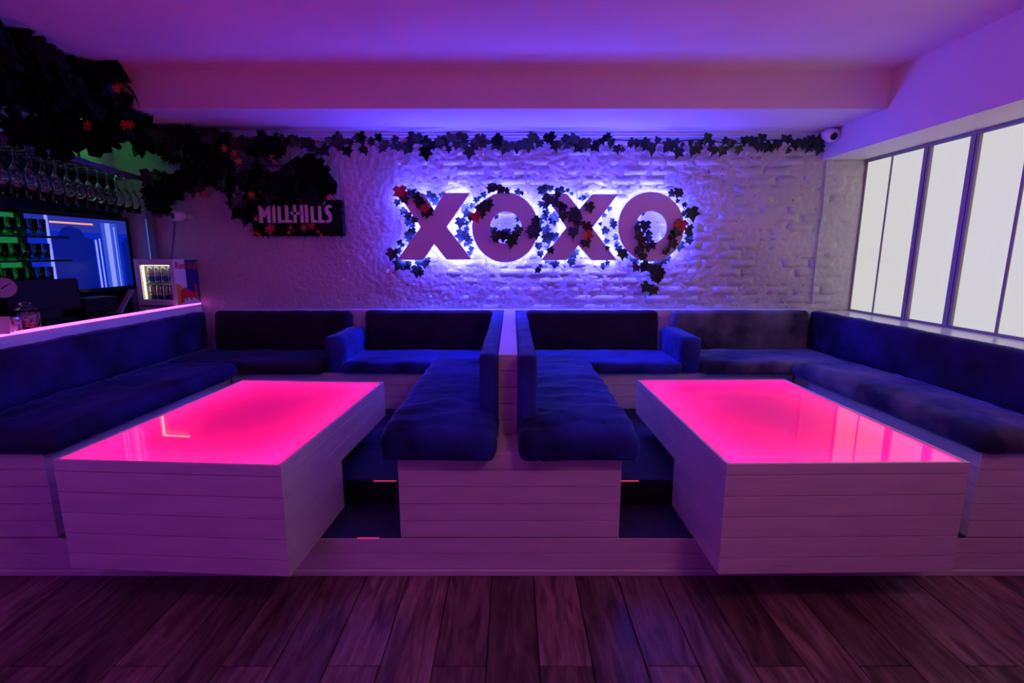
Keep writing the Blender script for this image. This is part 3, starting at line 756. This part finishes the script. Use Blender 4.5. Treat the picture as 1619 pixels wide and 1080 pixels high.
c8((95, 120, 14, 0), (165, 100, 9, 0), (235, 130, 13, 0), (230, 155, 9, 1), (305, 120, 7, 0), (340, 145, 6, 0), (160, 205, 15, 1), (190, 235, 13, 1), (130, 190, 9, 1), (85, 235, 9, 0), (110, 255, 11, 0), (280, 268, 13, 1),
   (270, 335, 12, 1), (180, 360, 16, 0), (175, 385, 15, 0), (105, 345, 9, 0), (120, 310, 10, 0), (30, 380, 11, 1), (60, 390, 12, 0), (35, 470, 16, 1), (115, 460, 13, 0), (130, 530, 15, 0), (195, 520, 13, 0), (165, 500, 9, 0),
   (65, 590, 9, 0), (130, 610, 8, 0), (155, 635, 11, 1), (75, 665, 11, 0), (190, 735, 13, 0), (215, 750, 11, 0), (145, 725, 8, 0), (80, 765, 7, 0), (68, 800, 8, 1), (485, 268, 15, 1), (450, 185, 9, 0), (410, 190, 6, 0), (485, 170, 7, 0),
   (395, 300, 10, 1), (385, 345, 19, 1), (395, 370, 14, 1), (390, 410, 9, 1), (355, 480, 13, 1), (345, 460, 9, 1), (375, 465, 8, 1), (465, 440, 14, 1), (485, 455, 11, 1), (440, 400, 7, 1), (445, 575, 14, 1), (460, 560, 10, 1),
   (372, 665, 13, 0), (345, 730, 12, 0), (325, 725, 8, 0), (395, 640, 8, 0), (670, 272, 7, 0), (630, 335, 8, 0), (585, 405, 6, 0), (645, 465, 10, 0), (690, 380, 9, 0), (700, 410, 10, 0), (735, 450, 11, 0), (650, 555, 8, 0), (735, 520, 9, 0), (740, 580, 10, 0),
   (745, 620, 12, 0), (770, 660, 14, 1), (790, 680, 11, 0), (655, 735, 7, 0), (608, 750, 6, 0), (612, 780, 6, 0), (655, 610, 6, 1),
   (975, 420, 14, 1), (1015, 490, 9, 0), (1000, 540, 12, 0), (910, 400, 9, 0), (915, 450, 12, 1), (935, 500, 14, 1), (950, 540, 12, 1), (1010, 600, 14, 1), (985, 590, 9, 1), (995, 630, 6, 1), (920, 620, 13, 1), (915, 640, 10, 1), (965, 690, 13, 1), (925, 680, 9, 1),
   (880, 700, 12, 0), (900, 720, 12, 0), (865, 685, 9, 0), (945, 750, 8, 0), (910, 790, 13, 1), (940, 780, 8, 1), (1000, 775, 14, 1), (1030, 790, 13, 1), (1070, 800, 13, 1), (1085, 830, 14, 1), (1060, 850, 16, 1), (1040, 875, 12, 1), (1075, 890, 10, 1),
   (1000, 950, 14, 1), (1055, 975, 15, 1), (1030, 770, 12, 0), (1075, 745, 11, 0), (1130, 715, 12, 0), (1165, 705, 13, 0), (1085, 735, 10, 0), (1160, 635, 11, 1), (1140, 645, 8, 1), (1205, 575, 11, 1), (1195, 590, 9, 1), (1265, 590, 13, 0), (1215, 490, 12, 1), (1190, 525, 9, 1), (1260, 480, 14, 1), (1240, 460, 10, 1),
   (1250, 420, 10, 1), (1330, 470, 13, 0), (1350, 440, 10, 0), (1340, 545, 11, 0), (1355, 505, 9, 0), (1360, 315, 17, 1), (1300, 245, 8, 0), (1255, 210, 7, 0), (1215, 155, 12, 0), (1255, 140, 14, 1), (1275, 150, 11, 1), (1305, 320, 8, 0), (955, 320, 6, 0))
for u, v, s, f in lst:
    yy = ri.uniform(4.045, 4.064) if f else ri.uniform(4.118, 4.14)
    sz = s * yy / 778 * 1.18
    p = unp(u, v, yy) + Vector((0, 0, sz * .42))
    leaf(ivy, ri.choice(['ivyA', 'ivyA', 'ivyC']) if f else 'ivyA', p, sz, ri.uniform(-.9, .9) * .8, ri.uniform(-.2, .05) if not f else ri.uniform(-.35, .1), ri)
for u, v, s in ((632, 304, 17), (750, 345, 13), (672, 331, 12), (927, 374, 15), (1078, 357, 19)):
    p = unp(u, v, 4.045); leaf(ivy, 'ivyR', p + Vector((0, 0, .04)), s * 4.01 / 778 * 1.2, ri.uniform(-.4, .4), 0.0, ri)
def vine(*uv, y=4.072): mk('vine_stem', tube(bmesh.new(), [unp(a, b, y) for a, b in uv], .0022, 5), M['stem'], ivy)
vine((634, 308), (655, 314), (668, 326), (682, 338)); vine((912, 300), (912, 330), (911, 350), (905, 370), (906, 384)); vine((914, 335), (925, 360), (925, 388))
vine((1080, 345), (1070, 372), (1060, 392), (1045, 402)); vine((1008, 380), (1014, 400), (1022, 415), (1040, 425), (1034, 440), (1030, 462), y=4.09); vine((1010, 350), (1014, 380), (1026, 392), (1020, 400))
vine((748, 346), (760, 338), (775, 328)); vine((846, 345), (850, 360), (848, 380))
vine((745, 300), (752, 320), (740, 350), (736, 375), (748, 400), y=4.13); vine((862, 300), (858, 330), (866, 350), (862, 375), (858, 405), y=4.13); vine((972, 350), (975, 380), (982, 400), (1000, 414), (1035, 420), (1065, 412), (1085, 385), (1088, 350), (1075, 310), y=4.13)
vine((630, 330), (648, 350), (645, 375), (632, 405), (640, 425), (665, 432), y=4.13)

# ------------------------------------------------------------------ black leafy name panel
pn = thing('name_panel', "black leafy panel with white MILLHILL'S lettering and small flowers", 'sign', (-1.75, 4.08, 1.55))
YP = 4.07
a, b = unp(400, 373, YP), unp(540, 316, YP)
mk('board', box(a.x, b.x, YP, YP + 0.06, a.z, b.z, 0.006), M['black'], pn)
rp = random.Random(8)
tuft = bmesh.new()
for k in range(420):
    e = rp.random()
    if e < .3: x, z = rp.uniform(a.x, b.x), a.z + rp.uniform(-.012, .02)
    elif e < .5: x, z = rp.choice((a.x, b.x)) + rp.uniform(-.012, .01), rp.uniform(a.z, b.z)
    else: x, z = rp.uniform(a.x, b.x), rp.choice((rp.uniform(a.z, a.z + .07), rp.uniform(b.z - .05, b.z)))
    p = Vector((x, YP - rp.uniform(0, .012), z)); s = rp.uniform(.006, .013)
    d = Vector((rp.uniform(-1, 1), rp.uniform(-.8, 0), rp.uniform(-1, 1))).normalized(); n = d.cross(Vector((rp.random(), rp.random(), rp.random()))).normalized()
    v = [tuft.verts.new(p - d * s), tuft.verts.new(p + n * s * .5), tuft.verts.new(p + d * s), tuft.verts.new(p - n * s * .5)]
    tuft.faces.new(v)
o = mk('moss', tuft, M['leafB'], pn); o['kind'] = 'stuff'
lt = thing
def cM(x, y): return (380 + x / 7.717, 250 + y / 7.717)
def stroke(polys, name='letter'):
    bm = bmesh.new()
    for poly in polys:
        q = [unp(*cM(x, y), YP - .008) for x, y in poly]
        prism(bm, [(p.x, p.z) for p in q], 'y', YP - .008, YP + .001)
    mk(name, bm, M['white'], pn)
def bar(x0, x1, y0=570, y1=790, s=0): return [(x0, y0), (x1, y0), (x1 + s, y1), (x0 + s, y1)]
stroke([[(218, 572), (262, 600), (290, 660), (320, 600), (362, 570), (372, 790), (328, 790), (322, 672), (296, 725), (284, 725), (268, 690), (278, 790), (234, 790)]])
stroke([bar(382, 420, s=12)])
stroke([bar(448, 486, s=12), [(498, 755), (545, 755), (545, 788), (498, 788)]])
stroke([bar(538, 578, s=12), [(590, 755), (632, 755), (632, 788), (590, 788)]])
stroke([bar(638, 676, s=12), bar(724, 762, s=12), [(598, 655), (745, 655), (745, 690), (625, 690)]])
stroke([bar(780, 818, s=12)])
stroke([bar(850, 888, s=12), [(900, 755), (938, 755), (938, 788), (900, 788)]])
stroke([bar(942, 980, s=12), [(992, 755), (1028, 755), (1028, 788), (992, 788)]])
stroke([[(992, 530), (1012, 512), (1036, 532), (1012, 582), (1000, 582), (1008, 552)]], 'apostrophe')
stroke([[(1112, 580), (1112, 606), (1080, 602), (1066, 612), (1070, 632), (1108, 680), (1118, 720), (1112, 765), (1085, 788), (1045, 790), (1040, 758), (1072, 756), (1080, 735), (1072, 712), (1040, 672), (1028, 630), (1034, 592), (1058, 572), (1085, 568)]])
def big(x, y, s, key, ang, yy=YP - .02):
    p = unp(*cM(x, y), yy); leaf(pn, key, p, s, ang, -.12, rp)
big(960, 420, .30, 'mon', PI - .35); big(900, 430, .26, 'phi', PI + .1); big(620, 440, .26, 'phi', PI + .25); big(700, 430, .24, 'phi', PI - .3); big(520, 460, .24, 'phi', PI + .9); big(1000, 430, .24, 'mon', PI - .9); big(1050, 470, .22, 'mon', PI - .7); big(940, 400, .2, 'phi', PI - .2); big(800, 470, .2, 'phi', PI)
big(400, 480, .2, 'phi', PI + 1.2); big(250, 500, .18, 'ivyB', PI + .6); big(60, 600, .17, 'ivyB', .9); big(100, 560, .15, 'ivyB', 1.4); big(90, 660, .12, 'ivyB', .3); big(620, 250, .13, 'ivyC', PI)
big(330, 470, .16, 'ivyB', PI); big(180, 450, .16, 'ivyB', PI - .4)
for x, y, k, s in ((160, 440, 'orange', .022), (165, 475, 'red', .016), (820, 435, 'orange', .016), (740, 510, 'orange', .014), (735, 460, 'red', .013), (1095, 475, 'pinkpetal', .022), (195, 740, 'pinkpetal', .02), (380, 850, 'pinkpetal', .03), (350, 870, 'red', .03),
                   (370, 910, 'pinkpetal', .018), (780, 850, 'pinkpetal', .024), (870, 825, 'red', .028), (615, 850, 'orange', .015), (595, 905, 'orange', .015), (160, 910, 'orange', .014), (205, 915, 'orange', .015), (235, 935, 'orange', .014), (120, 880, 'red', .012), (990, 940, 'orange', .014), (955, 900, 'red', .012), (650, 890, 'orange', .010)):
    flower(pn, k, unp(*cM(x, y), YP - .022), s * 1.15)

# ------------------------------------------------------------------ small things on the wall
def camera_on_wall(label, p, r, d):
    t = thing('security_camera', label, 'camera', p, 0, 'white security cameras')
    q = Vector(d).normalized()
    bm = lathe(bmesh.new(), [(0, -.0), (r * .7, 0), (r * .95, r * .3), (r, r * .8), (r, r * 1.7), (r * .8, r * 1.95), (0, r * 1.95)], 18)
    rot = q.to_track_quat('Z', 'Y').to_euler()
    mk('housing', bm, M['white'], t, world=False, rot=rot, smooth=True)
    mk('lens', lathe(bmesh.new(), [(0, r * 2.02), (r * .55, r * 2.0), (r * .58, r * 1.9)], 14), M['blackgloss'], t, world=False, rot=rot)
    mk('bracket', tube(bmesh.new(), [p + Vector((0, 0, 0)), (p.x, YW, p.z)], r * .5, 8), M['white'], t)
    return t
camera_on_wall('white security camera on the brick wall above the small fridge', unp(290, 341, 4.05), .042, (-.55, -1, -.1))
camera_on_wall('white security camera in the top corner at the end of the garland', unp(1306, 211, 4.05), .050, (.12, -1, -.45))
tag(mk('camera_cable', tube(bmesh.new(), [unp(u, v, 4.15) for u, v in ((276, 345), (275, 370), (272, 400), (268, 430))], .003, 5), M['black']), 'black cable running down the wall from the security camera above the fridge', 'cable')
tag(mk('painted_cable', tube(bmesh.new(), [unp(u, v, 4.145) for u, v in ((1307, 254), (1304, 290), (1300, 340), (1296, 360), (1292, 395), (1287, 440), (1284, 480))], .006, 6), M['brick']), 'white painted cable running down the brick wall near the lit panes', 'cable')
tag(mk('camera_lead', tube(bmesh.new(), [unp(u, v, 4.08) for u, v in ((1294, 222), (1295, 230), (1299, 236), (1304, 238))], .003, 5), M['white']), 'short white lead curling from the corner security camera', 'cable')

# ------------------------------------------------------------------ bar
ZK = 1.04
bar_ = thing('bar_counter', 'dark bar counter with glowing magenta light strip along its edge', 'bar counter', (-2.9, 2.5, 0))
mk('counter_top', box(XL + .005, -2.632, 0.6, YW - 0.02, 1.002, ZK, 0.003), M['blackgloss'], bar_)
mk('front_fascia', box(-2.631, -2.618, 0.6, YW - 0.02, 0.90, ZK - 0.014), M['paint'], bar_)
o = mk('light_strip', box(-2.631, -2.620, 0.6, YW - 0.02, ZK - 0.012, ZK + 0.002, 0.002), M['bar_led'], bar_); o['label'] = 'glowing magenta light strip'
mk('cabinet', box(XL + .005, -2.652, 0.6, YW - 0.02, 0, 1.0), M['black'], bar_)

# small drinks fridge
fx0, fx1, fy0, fy1, fz0, fz1 = -2.955, -2.615, 3.84, 4.085, ZK + 0.003, ZK + 0.362
FYAW = -0.13
fr = thing('drinks_fridge', 'small white counter fridge with glass door and Red Bull side panel', 'fridge', (fx1, fy0, fz0))
bm = bmesh.new()
bx(bm, fx0, fx1, fy1 - .02, fy1, fz0, fz1); bx(bm, fx0, fx0 + .02, fy0 + .02, fy1 - .02, fz0, fz1); bx(bm, fx1 - .02, fx1, fy0 + .02, fy1 - .02, fz0, fz1)
bx(bm, fx0 + .02, fx1 - .02, fy0 + .02, fy1 - .02, fz0, fz0 + .03); bx(bm, fx0 + .02, fx1 - .02, fy0 + .02, fy1 - .02, fz1 - .03, fz1)
mk('body', bm, M['white'], fr)
bm = bmesh.new()
bx(bm, fx0, fx0 + .045, fy0, fy0 + .018, fz0, fz1, .002); bx(bm, fx1 - .035, fx1, fy0, fy0 + .018, fz0, fz1, .002)
bx(bm, fx0 + .045, fx1 - .035, fy0, fy0 + .018, fz0, fz0 + .045, .002); bx(bm, fx0 + .045, fx1 - .035, fy0, fy0 + .018, fz1 - .045, fz1, .002)
dr = mk('door', bm, M['white'], fr)
mk('glass_pane', box(fx0 + .045, fx1 - .035, fy0 + .006, fy0 + .009, fz0 + .045, fz1 - .045), M['glass'], dr)
mk('shelf', box(fx0 + .02, fx1 - .02, fy0 + .03, fy1 - .03, fz0 + .172, fz0 + .178), M['metal'], fr)
mk('light_strip', box(fx0 + .048, fx0 + .058, fy0 + .022, fy0 + .030, fz0 + .05, fz1 - .05), M['cool_led'], fr)
mk('light_strip', box(fx0 + .048, fx1 - .04, fy0 + .022, fy0 + .030, fz1 - .05, fz1 - .044), M['cool_led'], fr)
# printed side panel
XS = fx1 + .0015
M['navy'] = mat('navy_print', (0.01, 0.02, 0.16), rough=.35); M['yel'] = mat('yellow_print', (.85, .35, .02), rough=.35); M['redp'] = mat('red_print', (.75, .02, .03), rough=.35)
sp = mk('side_panel', box(fx1, XS, fy0 + .004, fy1 - .002, fz0 + .004, fz1 - .004), M['white'], fr)
def side_print(name, pts, m, lift=.0008):
    q = [(fy0 + .004 + s * .239, fz0 + .004 + t * .351) for s, t in pts]
    mk(name, prism(bmesh.new(), q, 'x', XS, XS + lift), M[m], sp)
side_print('blue_field', [(.46, 1), (1, 1), (1, .02), (.46, .30)], 'navy')
side_print('sun', [(0, .50), (.16, .44), (.30, .36), (.36, .22), (.30, .06), (.18, .02), (0, .0)], 'yel', .0012)
side_print('bull_silhouette', [(.14, .05), (.12, .22), (.20, .34), (.38, .38), (.56, .30), (.74, .24), (.80, .30), (.78, .44), (.84, .46), (.88, .34), (.86, .24), (.92, .14), (1.0, .08), (.96, .04), (.84, .08), (.74, .12), (.64, .14), (.60, .06), (.54, .12), (.46, .16), (.40, .08), (.34, .14), (.26, .12), (.22, .04)], 'redp', .0018)
cu = bpy.data.curves.new('lettering', 'FONT'); cu.body = 'Red Bull'; cu.size = .078; cu.extrude = .0006; cu.offset = .0012
to = bpy.data.objects.new('lettering', cu); C.objects.link(to); dg = bpy.context.evaluated_depsgraph_get(); dg.update()
me = bpy.data.meshes.new_from_object(to.evaluated_get(dg)); bpy.data.objects.remove(to); bpy.data.curves.remove(cu)
me.materials.clear(); xs_ = [v.co.x for v in me.vertices]; k_ = .222 / (max(xs_) - min(xs_))
for v in me.vertices: v.co.x = (v.co.x - min(xs_)) * k_
bml = bmesh.new(); bml.from_mesh(me); left = set(bml.verts)
while left:
    seed_v = left.pop(); isl = {seed_v}; stack_ = [seed_v]
    while stack_:
        for e in stack_.pop().link_edges:
            for v in e.verts:
                if v in left: left.discard(v); isl.add(v); stack_.append(v)
    one = bmesh.new(); mp_ = {v: one.verts.new(v.co) for v in isl}
    for f in {f for v in isl for f in v.link_faces}: one.faces.new([mp_[v] for v in f.verts])
    mk('letter', one, M['redp'], sp, loc=(XS + .0022, fy0 + .016, fz0 + .285), rot=(PI / 2, 0, PI / 2))
bml.free()
# cans in the fridge
M['can'] = mat('silver_blue_can', (.55, .58, .62), rough=.25, metal=.6); M['canb'] = mat('blue_can_band', (.02, .06, .40), rough=.3); M['canr'] = mat('red_can_mark', (.7, .04, .03), rough=.3)
cans = 0
for shelf_z, rowname in ((fz0 + .031, 'lower'), (fz0 + .179, 'upper')):
    for i in range(4):
        cx = fx0 + .088 + i * .058; cy = fy0 + .062
        place = ('first', 'second', 'third', 'fourth')[i]
        t = thing('drink_can', 'silver and blue drink can in the small fridge, %s shelf, %s from the lit strip' % (rowname, place), 'can', (cx, cy, shelf_z), 0, 'cans in the small fridge')
        r = .0255
        mk('can_body', lathe(bmesh.new(), [(0, 0), (r * .8, 0), (r, .008), (r, .112), (r * .82, .124), (0, .122)], 14, (cx, cy, shelf_z)), M['can'], t, smooth=True)
        mk('blue_band', lathe(bmesh.new(), [(r * 1.01, .012), (r * 1.02, .014), (r * 1.02, .046), (r * 1.01, .048)], 14, (cx, cy, shelf_z)), M['canb'], t)
        mk('red_mark', lathe(bmesh.new(), [(0, 0), (.009, 0), (.009, .0015), (0, .0015)], 10), M['canr'], t, loc=(cx, cy - r * 1.0, shelf_z + .066), rot=(PI / 2, 0, 0))

bb = tag(mk('back_board', box(XL + .0005, XL + .012, 1.0, YW - .03, ZK + .002, 2.115, .002), M['black']), 'black board covering the side wall behind the bar', 'panel')
for o_ in list(C.objects):
    if o_.parent is None and o_.name.split('.')[0] in ('drinks_fridge', 'drink_can'):
        q_ = Vector((o_.location.x - fx1, o_.location.y - fy0, 0)); q_.rotate(Matrix.Rotation(FYAW, 3, 'Z'))
        o_.location = (fx1 + q_.x, fy0 + q_.y, o_.location.z); o_.rotation_euler = (0, 0, FYAW)
# window-like view of blue lit columns, put in as glowing flat panels
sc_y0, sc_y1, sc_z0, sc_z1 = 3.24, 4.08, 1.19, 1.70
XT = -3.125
view_root = thing('glow_view', 'wide glowing panel put in for a window-like view of blue and white columns, behind the bar', 'view panel', (XT, 3.66, sc_z0))
mk('housing', box(XL + .0125, XT, sc_y0 - .03, sc_y1 + .045, sc_z0 - .03, sc_z1 + .03, .004), M['blackgloss'], view_root)
scr = mk('backdrop', box(XT, XT + .003, sc_y0, sc_y1, sc_z0, sc_z1), emit('view_blue', (0.002, 0.025, 0.62), .75, (0, 0, .02), .15), view_root)
M['view_w'] = emit('view_white', (.22, .32, 1), .9); M['view_o'] = emit('view_orange', (1, .38, .05), .9); M['view_d'] = emit('view_dark_blue', (.0, .012, .30), .7, (0, 0, .02)); M['view_m'] = emit('view_mid_blue', (.04, .10, .75), .8, (0, 0, .02)); M['view_p'] = emit('view_violet', (.03, .05, .6), .6, (0, 0, .02))
def on_view(name, pts, m, lift):
    """pts given as fractions across (far left 0) and up the display"""
    q = [(sc_y0 + s * (sc_y1 - sc_y0), sc_z0 + t * (sc_z1 - sc_z0)) for s, t in pts]
    mk(name, prism(bmesh.new(), q, 'x', XT + .003, XT + .003 + lift), M[m], scr)
on_view('upper_wall_picture', [(0, .80), (1, .80), (1, 1), (0, 1)], 'view_p', .0006)
on_view('arch_picture', [(.20, 0), (.60, 0), (.60, .70), (.52, .73), (.48, .84), (.38, .88), (.30, .84), (.26, .73), (.20, .70)], 'view_d', .0007)
on_view('column_picture', [(.70, 0), (.88, 0), (.88, .95), (.70, .95)], 'view_m', .0008)
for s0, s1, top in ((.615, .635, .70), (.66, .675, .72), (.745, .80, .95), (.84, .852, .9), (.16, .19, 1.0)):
    on_view('light_line', [(s0, 0), (s1, 0), (s1, top), (s0, top)], 'view_w', .0012)
on_view('orange_line', [(.20, .905), (.62, .905), (.62, .93), (.20, .93)], 'view_o', .0014)
on_view('arch_picture', [(.92, 0), (1, 0), (1, .76), (.96, .74), (.92, .66)], 'view_d', .0007)

# post beside the glowing view
post = thing('frame_post', 'slim grey upright post beside the glowing view', 'post', (-3.03, 4.08, ZK))
pa, pb = unp(232, 310, 4.09), unp(240, 412, 4.09)
mk('shaft', box(pa.x - .03, pa.x + .02, 4.09, 4.13, ZK, 1.96, .003), mat('post_grey', (.18, .16, .19), rough=.4), post)
M['post_edge'] = emit('blue_lit_edge', (.05, .25, .8), .35)  # blue light on the trim edge, put in as emission
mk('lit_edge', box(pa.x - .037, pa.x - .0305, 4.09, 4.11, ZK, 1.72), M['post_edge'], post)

# overhead rack with hanging stem glasses
ra, rb_ = Vector((-2.70, 2.55, 2.02)), Vector((-2.93, 4.05, 1.985))
dirv = (rb_ - ra).normalized(); inv = Vector((dirv.y, -dirv.x, 0)) * -1   # towards the side wall
rack = thing('glass_rack', 'dark overhead rack with rows of thin rails above the bar', 'rack', (ra.x, ra.y, 2.0))
mk('front_rail', tube(bmesh.new(), [ra + Vector((0, 0, .045)), rb_ + Vector((0, 0, .045))], .019, 8), mat('violet_black_metal', (.10, .07, .22), rough=.3), rack)
mk('back_rail', tube(bmesh.new(), [ra + inv * .26 + Vector((0, 0, .045)), rb_ + inv * .20 + Vector((0, 0, .045))], .011, 8), M['black'], rack)
ORD = 'first second third fourth fifth sixth seventh eighth ninth tenth eleventh twelfth thirteenth fourteenth fifteenth sixteenth seventeenth eighteenth nineteenth'.split()
ng = 15; Lr = (rb_ - ra).length
for i in range(ng + 1):
    p = ra + dirv * (Lr * i / ng)
    mk('cross_rail', tube(bmesh.new(), [p + Vector((0, 0, .03)), p + inv * .24 + Vector((0, 0, .03))], .004, 5), M['metal'], rack)
for p in (ra + inv * .05 + dirv * .2, rb_ + inv * .05 - dirv * .6):
    mk('hanger', tube(bmesh.new(), [p + Vector((0, 0, .04)), Vector((p.x, p.y, 2.60))], .006, 6), M['black'], rack)
r = .050
prof = [(0, .030), (r * .95, .030), (r * .98, .026), (.010, .022), (.0045, .012), (.004, -.050), (.010, -.066), (.030, -.110), (.038, -.155), (.034, -.235), (.0325, -.235), (.0365, -.155), (.0285, -.110), (.006, -.072), (0, -.070)]
bm = lathe(bmesh.new(), prof, 12); gme = bpy.data.meshes.new('stem_glass'); bmesh.ops.recalc_face_normals(bm, faces=bm.faces[:]); bm.to_mesh(bm_me := gme); bm.free(); gme.materials.append(M['glass'])
for p_ in gme.polygons: p_.use_smooth = True
for i in range(ng):
    for row in range(2):
        p = ra + dirv * (Lr * (i + .5) / ng) + inv * (.04 + row * .12) + Vector((0, 0, .004))
        rown = ('front', 'rear')[row]; nth = ORD[ng - 1 - i]
        o = mk('stem_glass', gme, None, None, loc=p)
        tag(o, 'clear stem glass in %s row of the bar rack, %s from the brick wall' % (rown, nth), 'glass', 'stem glasses in the %s row of the rack' % rown)

# shelves with tumblers behind the bar
sh = thing('glass_shelves', 'black shelf unit with three tiers for tumblers behind the bar', 'shelf', (-3.08, 3.1, ZK))
tiers = (1.255, 1.405, 1.560)
for z in tiers: mk('shelf', box(XL + .06, XL + .17, 2.72, 3.44, z - .012, z, .002), M['black'], sh)
for y_ in (2.74, 3.02): mk('upright', box(XL + .06, XL + .085, y_, y_ + .012, ZK, 1.62), M['black'], sh)
M['green_backlight'] = emit('green_backlight_fill', (.02, .55, .10), .28, (.02, .1, .03)); mk('backlight_panel', box(XL + .0125, XL + .05, 2.70, 3.20, 1.20, 1.70), M['green_backlight'], sh)  # glowing panel added to backlight the tumblers green
M['gglass'] = glass('greenish_tumbler_glass', (0.55, 1.0, 0.72))
tb = lathe(bmesh.new(), [(0, 0), (.028, 0), (.034, .105), (.032, .105), (.026, .010), (0, .010)], 12); tme = bpy.data.meshes.new('tumbler'); bmesh.ops.recalc_face_normals(tb, faces=tb.faces[:]); tb.to_mesh(tme); tb.free(); tme.materials.append(M['gglass'])
for p_ in tme.polygons: p_.use_smooth = True
for ti, z in enumerate(tiers):
    for i in range(8):
        o = mk('tumbler', tme, None, None, loc=(XL + .12, 2.78 + i * .073, z + .0005))
        tn = ('bottom', 'middle', 'top')[ti]
        tag(o, 'green-lit tumbler on the %s tier behind the bar, %s from the glowing view end' % (tn, ORD[7 - i]), 'glass', 'tumblers on the %s tier' % tn)
gl = thing('green_light_tube', 'glowing green upright light tube beside the tumbler shelves', 'light', (-3.10, 2.70, ZK))
M['green_led'] = emit('green_led', (.03, 1, .12), 2.5)
mk('tube', tube(bmesh.new(), [(-3.06, 2.885, ZK + .10), (-3.06, 2.885, 1.58)], .008, 8), M['green_led'], gl)
mk('holder', box(-3.075, -3.045, 2.87, 2.90, ZK, ZK + .10, .002), M['black'], gl)

# things on the counter
t = thing('till_monitor', 'black till monitor seen from behind on the bar counter', 'monitor', (-2.80, 2.95, ZK))
pts = [(2.74, ZK + .06), (2.74, ZK + .235), (2.755, ZK + .25), (3.20, ZK + .25), (3.215, ZK + .235), (3.215, ZK + .06)]
mk('screen_back', prism(bmesh.new(), pts, 'x', -2.86, -2.82), M['black'], t)
mk('stand', box(-2.86, -2.80, 2.9, 3.05, ZK + .012, ZK + .08, .004), M['black'], t)
mk('base', box(-2.93, -2.74, 2.85, 3.10, ZK, ZK + .014, .004), M['black'], t)
t = thing('tablet_stand', 'thin grey tablet leaning on the bar counter beside the fridge', 'tablet', (-2.80, 3.5, ZK))
q0, q1 = unx(190, 491, -2.70), unx(202, 458, -2.74)
pd = Vector((0, .03, 0))
bm = prism(bmesh.new(), [(q0.y, ZK), (q0.y + .012, ZK), (q1.y + .012, q1.z), (q1.y, q1.z)], 'x', -2.735, -2.70)
mk('tablet', bm, mat('tablet_grey', (.22, .24, .28), rough=.3), t); mk('foot', box(-2.84, -2.72, q0.y - .03, q0.y + .08, ZK, ZK + .006), M['black'], t)
# till drawer box in dark glow
t = thing('card_printer', 'low black printer box on the bar counter below the glowing view', 'printer', (-2.95, 3.4, ZK))
mk('case', box(-3.06, -2.90, 3.34, 3.62, ZK, ZK + .10, .008, 2), M['black'], t); mk('paper_slot', box(-3.02, -2.94, 3.40, 3.56, ZK + .10, ZK + .104), M['metal'], t)
# clock
t = thing('table_clock', 'round white-faced clock standing on the bar counter', 'clock', (-2.72, 2.57, ZK))
cc = unx(5, 455, -2.74)
rot = (Vector((0, 0, H)) - cc).to_track_quat('Z', 'Y').to_euler(); rot = (PI / 2, 0, .75)
mk('case', lathe(bmesh.new(), [(0, -.03), (.058, -.03), (.062, 0), (.056, .004), (.054, 0), (0, 0)], 28), M['black'], t, loc=cc, rot=rot)
mk('dial', lathe(bmesh.new(), [(0, .001), (.0545, .001)], 28), mat('clock_dial', (.38, .40, .45), rough=.5), t, loc=cc, rot=rot)
hb = bmesh.new(); prism(hb, [(-.003, -.01), (.003, -.01), (.002, .04), (-.002, .04)], 'z', .0015, .003)
mk('hand', hb, M['black'], t, loc=cc, rot=(PI / 2, .9, .75))
mk('foot', box(cc.x - .03, cc.x + .03, cc.y - .02, cc.y + .03, ZK, cc.z - .055, .004), M['black'], t)
# jar, mug, card
def on_counter(u, X): 
    lo, hi = 400.0, 600.0
    for _ in range(40):
        mid_ = (lo + hi) / 2
        if unx(u, mid_, X).z > ZK: lo = mid_
        else: hi = mid_
    return unx(u, lo, X)
M['sweets'] = mat('red_white_sweets', (.35, .02, .04), (.65, .55, .58), 60, rough=.5, lo=.45, hi=.55)
pj = on_counter(46, -2.68)
t = thing('sweet_jar', 'lidded glass jar of red and white sweets on the counter', 'jar', (pj.x, pj.y, ZK))
mk('glass_body', lathe(bmesh.new(), [(0, 0), (.050, 0), (.055, .008), (.055, .080), (.044, .098), (.042, .098), (.052, .078), (.052, .010), (0, .006)], 20, (pj.x, pj.y, ZK)), M['glass'], t, smooth=True)
mk('sweets', lathe(bmesh.new(), [(0, .008), (.050, .010), (.050, .074), (0, .080)], 18, (pj.x, pj.y, ZK)), M['sweets'], t)
mk('lid', lathe(bmesh.new(), [(0, .100), (.046, .100), (.048, .106), (.036, .116), (.018, .122), (.018, .128), (.026, .132), (.024, .142), (0, .144)], 20, (pj.x, pj.y, ZK)), M['glass'], t, smooth=True)
pg = on_counter(22, -2.66)
t = thing('sweet_tin', 'small glass tub of red sweets with metal lid beside the lidded jar', 'jar', (pg.x, pg.y, ZK))
mk('tub', lathe(bmesh.new(), [(0, 0), (.034, 0), (.036, .06), (0, .06)], 18, (pg.x, pg.y, ZK)), M['sweets'], t); mk('lid', lathe(bmesh.new(), [(0, .078), (.036, .076), (.037, .062), (0, .061)], 18, (pg.x, pg.y, ZK)), M['metal'], t)
pc = on_counter(3, -2.63)
t = thing('menu_card', 'small white folded card standing at the counter edge', 'card', (pc.x, pc.y, ZK))
bm = prism(bmesh.new(), [(-.028, 0), (-.026, 0), (.0, .088), (-.002, .088)], 'x', -.05, .04); mk('front_leaf', bm, M['white'], t, world=False, rot=(0, 0, .5))
bm = prism(bmesh.new(), [(.028, 0), (.026, 0), (-.002, .088), (.0, .088)], 'x', -.05, .04); mk('rear_leaf', bm, M['white'], t, world=False, rot=(0, 0, .5))
